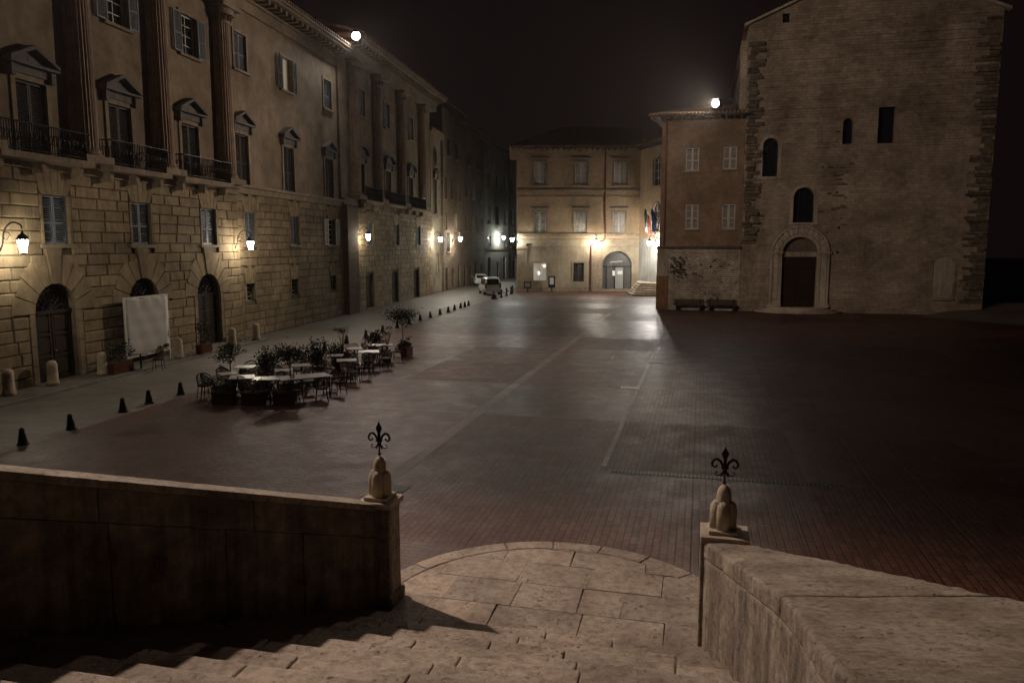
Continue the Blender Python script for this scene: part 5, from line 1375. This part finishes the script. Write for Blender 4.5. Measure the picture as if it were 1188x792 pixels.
# ------------------------------------------------------------------ parked cars
def car(name,label,p,rz,paint,L,W,H,van=True):
    t=thing(name,label,'car',p,rz,'cars parked at the street mouth')
    w=W/2
    if van: ST=[(0,.38,.95,1.0,.93,.80),(.04,.33,1.0,H-.35,1,.80),(.12,.30,1.02,H-.08,1,.80),(.5,.28,1.02,H,1,.80),(L*.5,.27,1.0,H,1,.80),(L*.66,.27,.98,H-.1,1,.78),(L*.80,.27,.95,1.06,.99,.74),(L*.96,.28,.80,.86,.95,.8),(L,.34,.62,.66,.82,.74)]
    else: ST=[(0,.38,.85,.9,.93,.78),(.05,.32,.92,1.0,1,.78),(.3,.3,.95,H-.2,1,.76),(.8,.27,.94,H,1,.75),(L*.5,.27,.92,H,1,.75),(L*.6,.27,.9,H-.12,1,.74),(L*.74,.27,.88,.97,.99,.74),(L*.95,.28,.72,.78,.94,.8),(L,.34,.55,.6,.8,.74)]
    g=MB(); rings=[]
    for (y,zb,zm,zr,fb,fr) in ST:
        h=[(w*fb*.9,zb),(w*fb,zb+.14),(w*fb,zm-.12),(w*fb*.97,zm),(w*fr+.03,zr-.1 if zr-zm>.2 else zm+(zr-zm)*.6),(w*fr*.82,zr)]
        rings.append([(x,y,z) for x,z in h]+[(-x,y,z) for x,z in h[::-1]])
    n=len(rings[0])
    for r in rings: g.v+=r
    for i in range(len(rings)-1):
        for j in range(n): g.f.append((i*n+j,i*n+(j+1)%n,(i+1)*n+(j+1)%n,(i+1)*n+j))
    g.f+= [tuple(range(n)),tuple((len(rings)-1)*n+j for j in range(n))]
    b=g.build('body',paint,t,smooth=False); md=b.modifiers.new('s','BEVEL'); md.width=.035; md.segments=3
    for p_ in b.data.polygons: p_.use_smooth=True
    # glass
    g=MB(); zt=H-.16; g.prism([(-w*.74,.012,1.06),(w*.74,.012,1.06),(w*.68,.09,zt),(-w*.68,.09,zt)] if van else [(-w*.72,.06,1.0),(w*.72,.06,1.0),(w*.62,.33,zt),(-w*.62,.33,zt)],(0,-.035,0)); g.build('rear_window',M['glass_dark'],t,bevel=.01)
    for k in (-1,1):
        for (a,c) in ((.35,L*.36),(L*.38,L*.62)) if van else ((.55,L*.38),(L*.4,L*.6)):
            g=MB(); z0=1.06 if van else .98; g.prism([(k*(w-.01),a,z0),(k*(w-.01),c,z0),(k*(w*.84+.015),c-.12,zt),(k*(w*.84+.015),a+.08,zt)],(k*.012,0,0)); g.build('side_window',M['glass_dark'],t)
        g=MB(); g.box(*sorted((k*w*.80,k*w*.985)),-.03,.1,.72,1.28 if van else .92); g.build('tail_lamp',M['lamp_red'],t,bevel=.02)
        for y in (.72,L-.8):
            g=MB(); g.cyl((k*(w-.2),y,.31),(k*(w+.01),y,.31),.31,n=20); o=g.build('wheel',M['rubber'],t,bevel=.02)
            g=MB(); g.cyl((k*(w+.005),y,.31),(k*(w+.02),y,.31),.19,n=14); g.build('rim',M['steel'],o)
        g=MB(); g.obox((k*(w+.1),L*.66,1.08),(.09,0,0),(0,.05,0),(0,0,.07)); g.build('mirror',paint,t,bevel=.02)
        g=MB(); g.obox((k*w*.62,L-.06,.68),(.18,0,0),(0,.08,0),(0,0,.07)); g.build('headlight',M['steel'],t,bevel=.02)
    g=MB(); g.box(-w*.95,w*.95,-.09,.12,.36,.62); g.build('bumper',paint,t,bevel=.04)
    g=MB(); g.box(-.26,.26,-.06,-.04,.72,.83); g.build('number_plate',M['plate'],t)
    g=MB(); g.box(-.2,.2,-.07,-.03,.88,.92); g.build('handle',M['steel'],t)
    g=MB(); g.prism([(-w*.68,L*.665,H-.15),(w*.68,L*.665,H-.15),(w*.74,L*.795,1.09),(-w*.74,L*.795,1.09)],(0,.04,.03)); g.build('windscreen',M['glass_dark'],t)
    if van:
        for k in (-1,1): g=MB(); g.tube([(k*w*.68,.5,H),(k*w*.68,.6,H+.06),(k*w*.68,L*.55,H+.06),(k*w*.68,L*.6,H-.02)],.02,5); g.build('roof_rail',M['cast'],t)
    return t
car('parked_van','silver small van parked with its rear to the piazza at the street mouth',(-1.95,79.2,.006),R(13),M['paint_silver'],4.15,1.72,1.82,True)
car('parked_car','white car parked in the street beyond the silver van',(-3.9,97.5,.006),R(6),M['paint_white'],4.2,1.75,1.5,False)
# ------------------------------------------------------------------ floodlights on the roofs
def floodlight(label,pos,aim,power,col,size,blend,foot,soft=.16):
    pos=Vector(pos); aim=Vector(aim); d=(aim-pos).normalized()
    t=thing('floodlight',label,'floodlight',foot,0,'roof floodlights')
    q=d.to_track_quat('-Z','Y'); f=Vector(foot)
    X=q@Vector((1,0,0)); Y=q@Vector((0,1,0)); c=pos-f
    g=MB(); g.obox(c-d*.2,X*.34,Y*.28,d*.14); g.obox(c-d*.03,X*.38,Y*.32,d*.03); g.obox(c+Y*.34+d*.1,X*.38,Y*.012,d*.16); g.build('housing',M['cast'],t,bevel=.02)
    g=MB(); g.cyl(c+d*.005,c+d*.02,.27,n=20); g.build('lens',M['flood_glow'],t)
    g=MB(); 
    for k in (-1,1): g.tube([c+X*.37*k-d*.15,c+X*.37*k-Y*.42-d*.15,c-Y*.5-d*.15],.025,5)
    g.tube([c-Y*.5-d*.15,Vector((0,0,0))],.045,6); g.build('bracket',M['iron'],t)
    l=bpy.data.lights.new('floodlight_beam','SPOT'); l.energy=power; l.color=col; l.spot_size=R(size); l.spot_blend=blend; l.shadow_soft_size=soft
    o=bpy.data.objects.new('floodlight_beam',l); COL.objects.link(o); o.location=pos+d*.25; o.rotation_euler=q.to_euler()
    o.parent=t; o.location=c+d*.25
    return o
FL1=fpt(27.92,1.6,19.7); FL2=CO+Vector((math.cos(CA),math.sin(CA),0))*(-2.6)+Vector((math.sin(CA),-math.cos(CA),0))*1.2; FL2.z=15.75
floodlight('glaring floodlight on the roof edge of the stone palace',FL1,(-4,30,0),5500,(1,.80,.68),62,1.0,fpt(27.9,1.0,19.15))
floodlight('glaring floodlight on the roof edge of the brick house',FL2,(-17.5,25,9),17500,(1,.79,.6),72,1.0,FL2+Vector((.1,.9,-.6)))

FL3=fpt(-6.8,1.6,19.3)
floodlight('floodlight on the near end of the palace roof, turned down on the staircase',FL3,(0,4.6,.8),21000,(1,.80,.67),46,.7,fpt(-6.8,1.0,18.7),.3)
FL4=fpt(-8.6,1.6,19.3)
floodlight('floodlight on the near end of the palace roof, turned on the church facade',FL4,(24,58.2,11),21000,(1,.80,.65),50,.8,fpt(-8.6,1.0,18.7))
g=MB(); g.box(-260,260,-210,330,-1.2,34)
hz=g.build('haze',None); tag(hz,kind='stuff'); hm=bpy.data.materials.new('night_haze'); hm.use_nodes=True; hz.data.materials.append(hm)
hm.node_tree.nodes.remove(hm.node_tree.nodes['Principled BSDF']); pv=hm.node_tree.nodes.new('ShaderNodeVolumePrincipled')
pv.inputs['Color'].default_value=(.95,.93,.93,1); pv.inputs['Density'].default_value=.00013; pv.inputs['Anisotropy'].default_value=.8
hm.node_tree.links.new(pv.outputs[0],hm.node_tree.nodes['Material Output'].inputs['Volume'])
# ------------------------------------------------------------------ night sky, camera, output
wd=bpy.data.worlds.new('World'); scene.world=wd; wd.use_nodes=True
nt=wd.node_tree; bg=nt.nodes['Background']
sky=nt.nodes.new('ShaderNodeTexSky'); sky.sky_type='NISHITA'; sky.sun_disc=False; sky.sun_elevation=R(-4); sky.sun_rotation=R(200)
mx=nt.nodes.new('ShaderNodeMix'); mx.data_type='RGBA'; mx.blend_type='MIX'; mx.inputs[0].default_value=.9
mx.inputs[7].default_value=(.066,.034,.038,1)
nt.links.new(sky.outputs[0],mx.inputs[6]); nt.links.new(mx.outputs[2],bg.inputs[0]); bg.inputs[1].default_value=.08
cam=bpy.data.cameras.new('Camera'); co=bpy.data.objects.new('Camera',cam); COL.objects.link(co); scene.camera=co
cam.sensor_width=36; cam.lens=36*885/1188; cam.clip_start=.05; cam.clip_end=3000
co.location=(0,0,EYE); co.rotation_euler=(math.pi/2-math.atan(111/885),0,0)
scene.view_settings.view_transform='Standard'; scene.view_settings.look='None'; scene.view_settings.exposure=0; scene.view_settings.gamma=1
cy=scene.cycles; cy.use_denoising=True; cy.denoiser='OPENIMAGEDENOISE'; cy.use_light_tree=True; cy.use_adaptive_sampling=True; cy.adaptive_threshold=.03
cy.max_bounces=5; cy.diffuse_bounces=3; cy.glossy_bounces=3; cy.transmission_bounces=3; cy.volume_bounces=0
cy.sample_clamp_indirect=3; cy.sample_clamp_direct=0; cy.caustics_reflective=False; cy.caustics_refractive=False
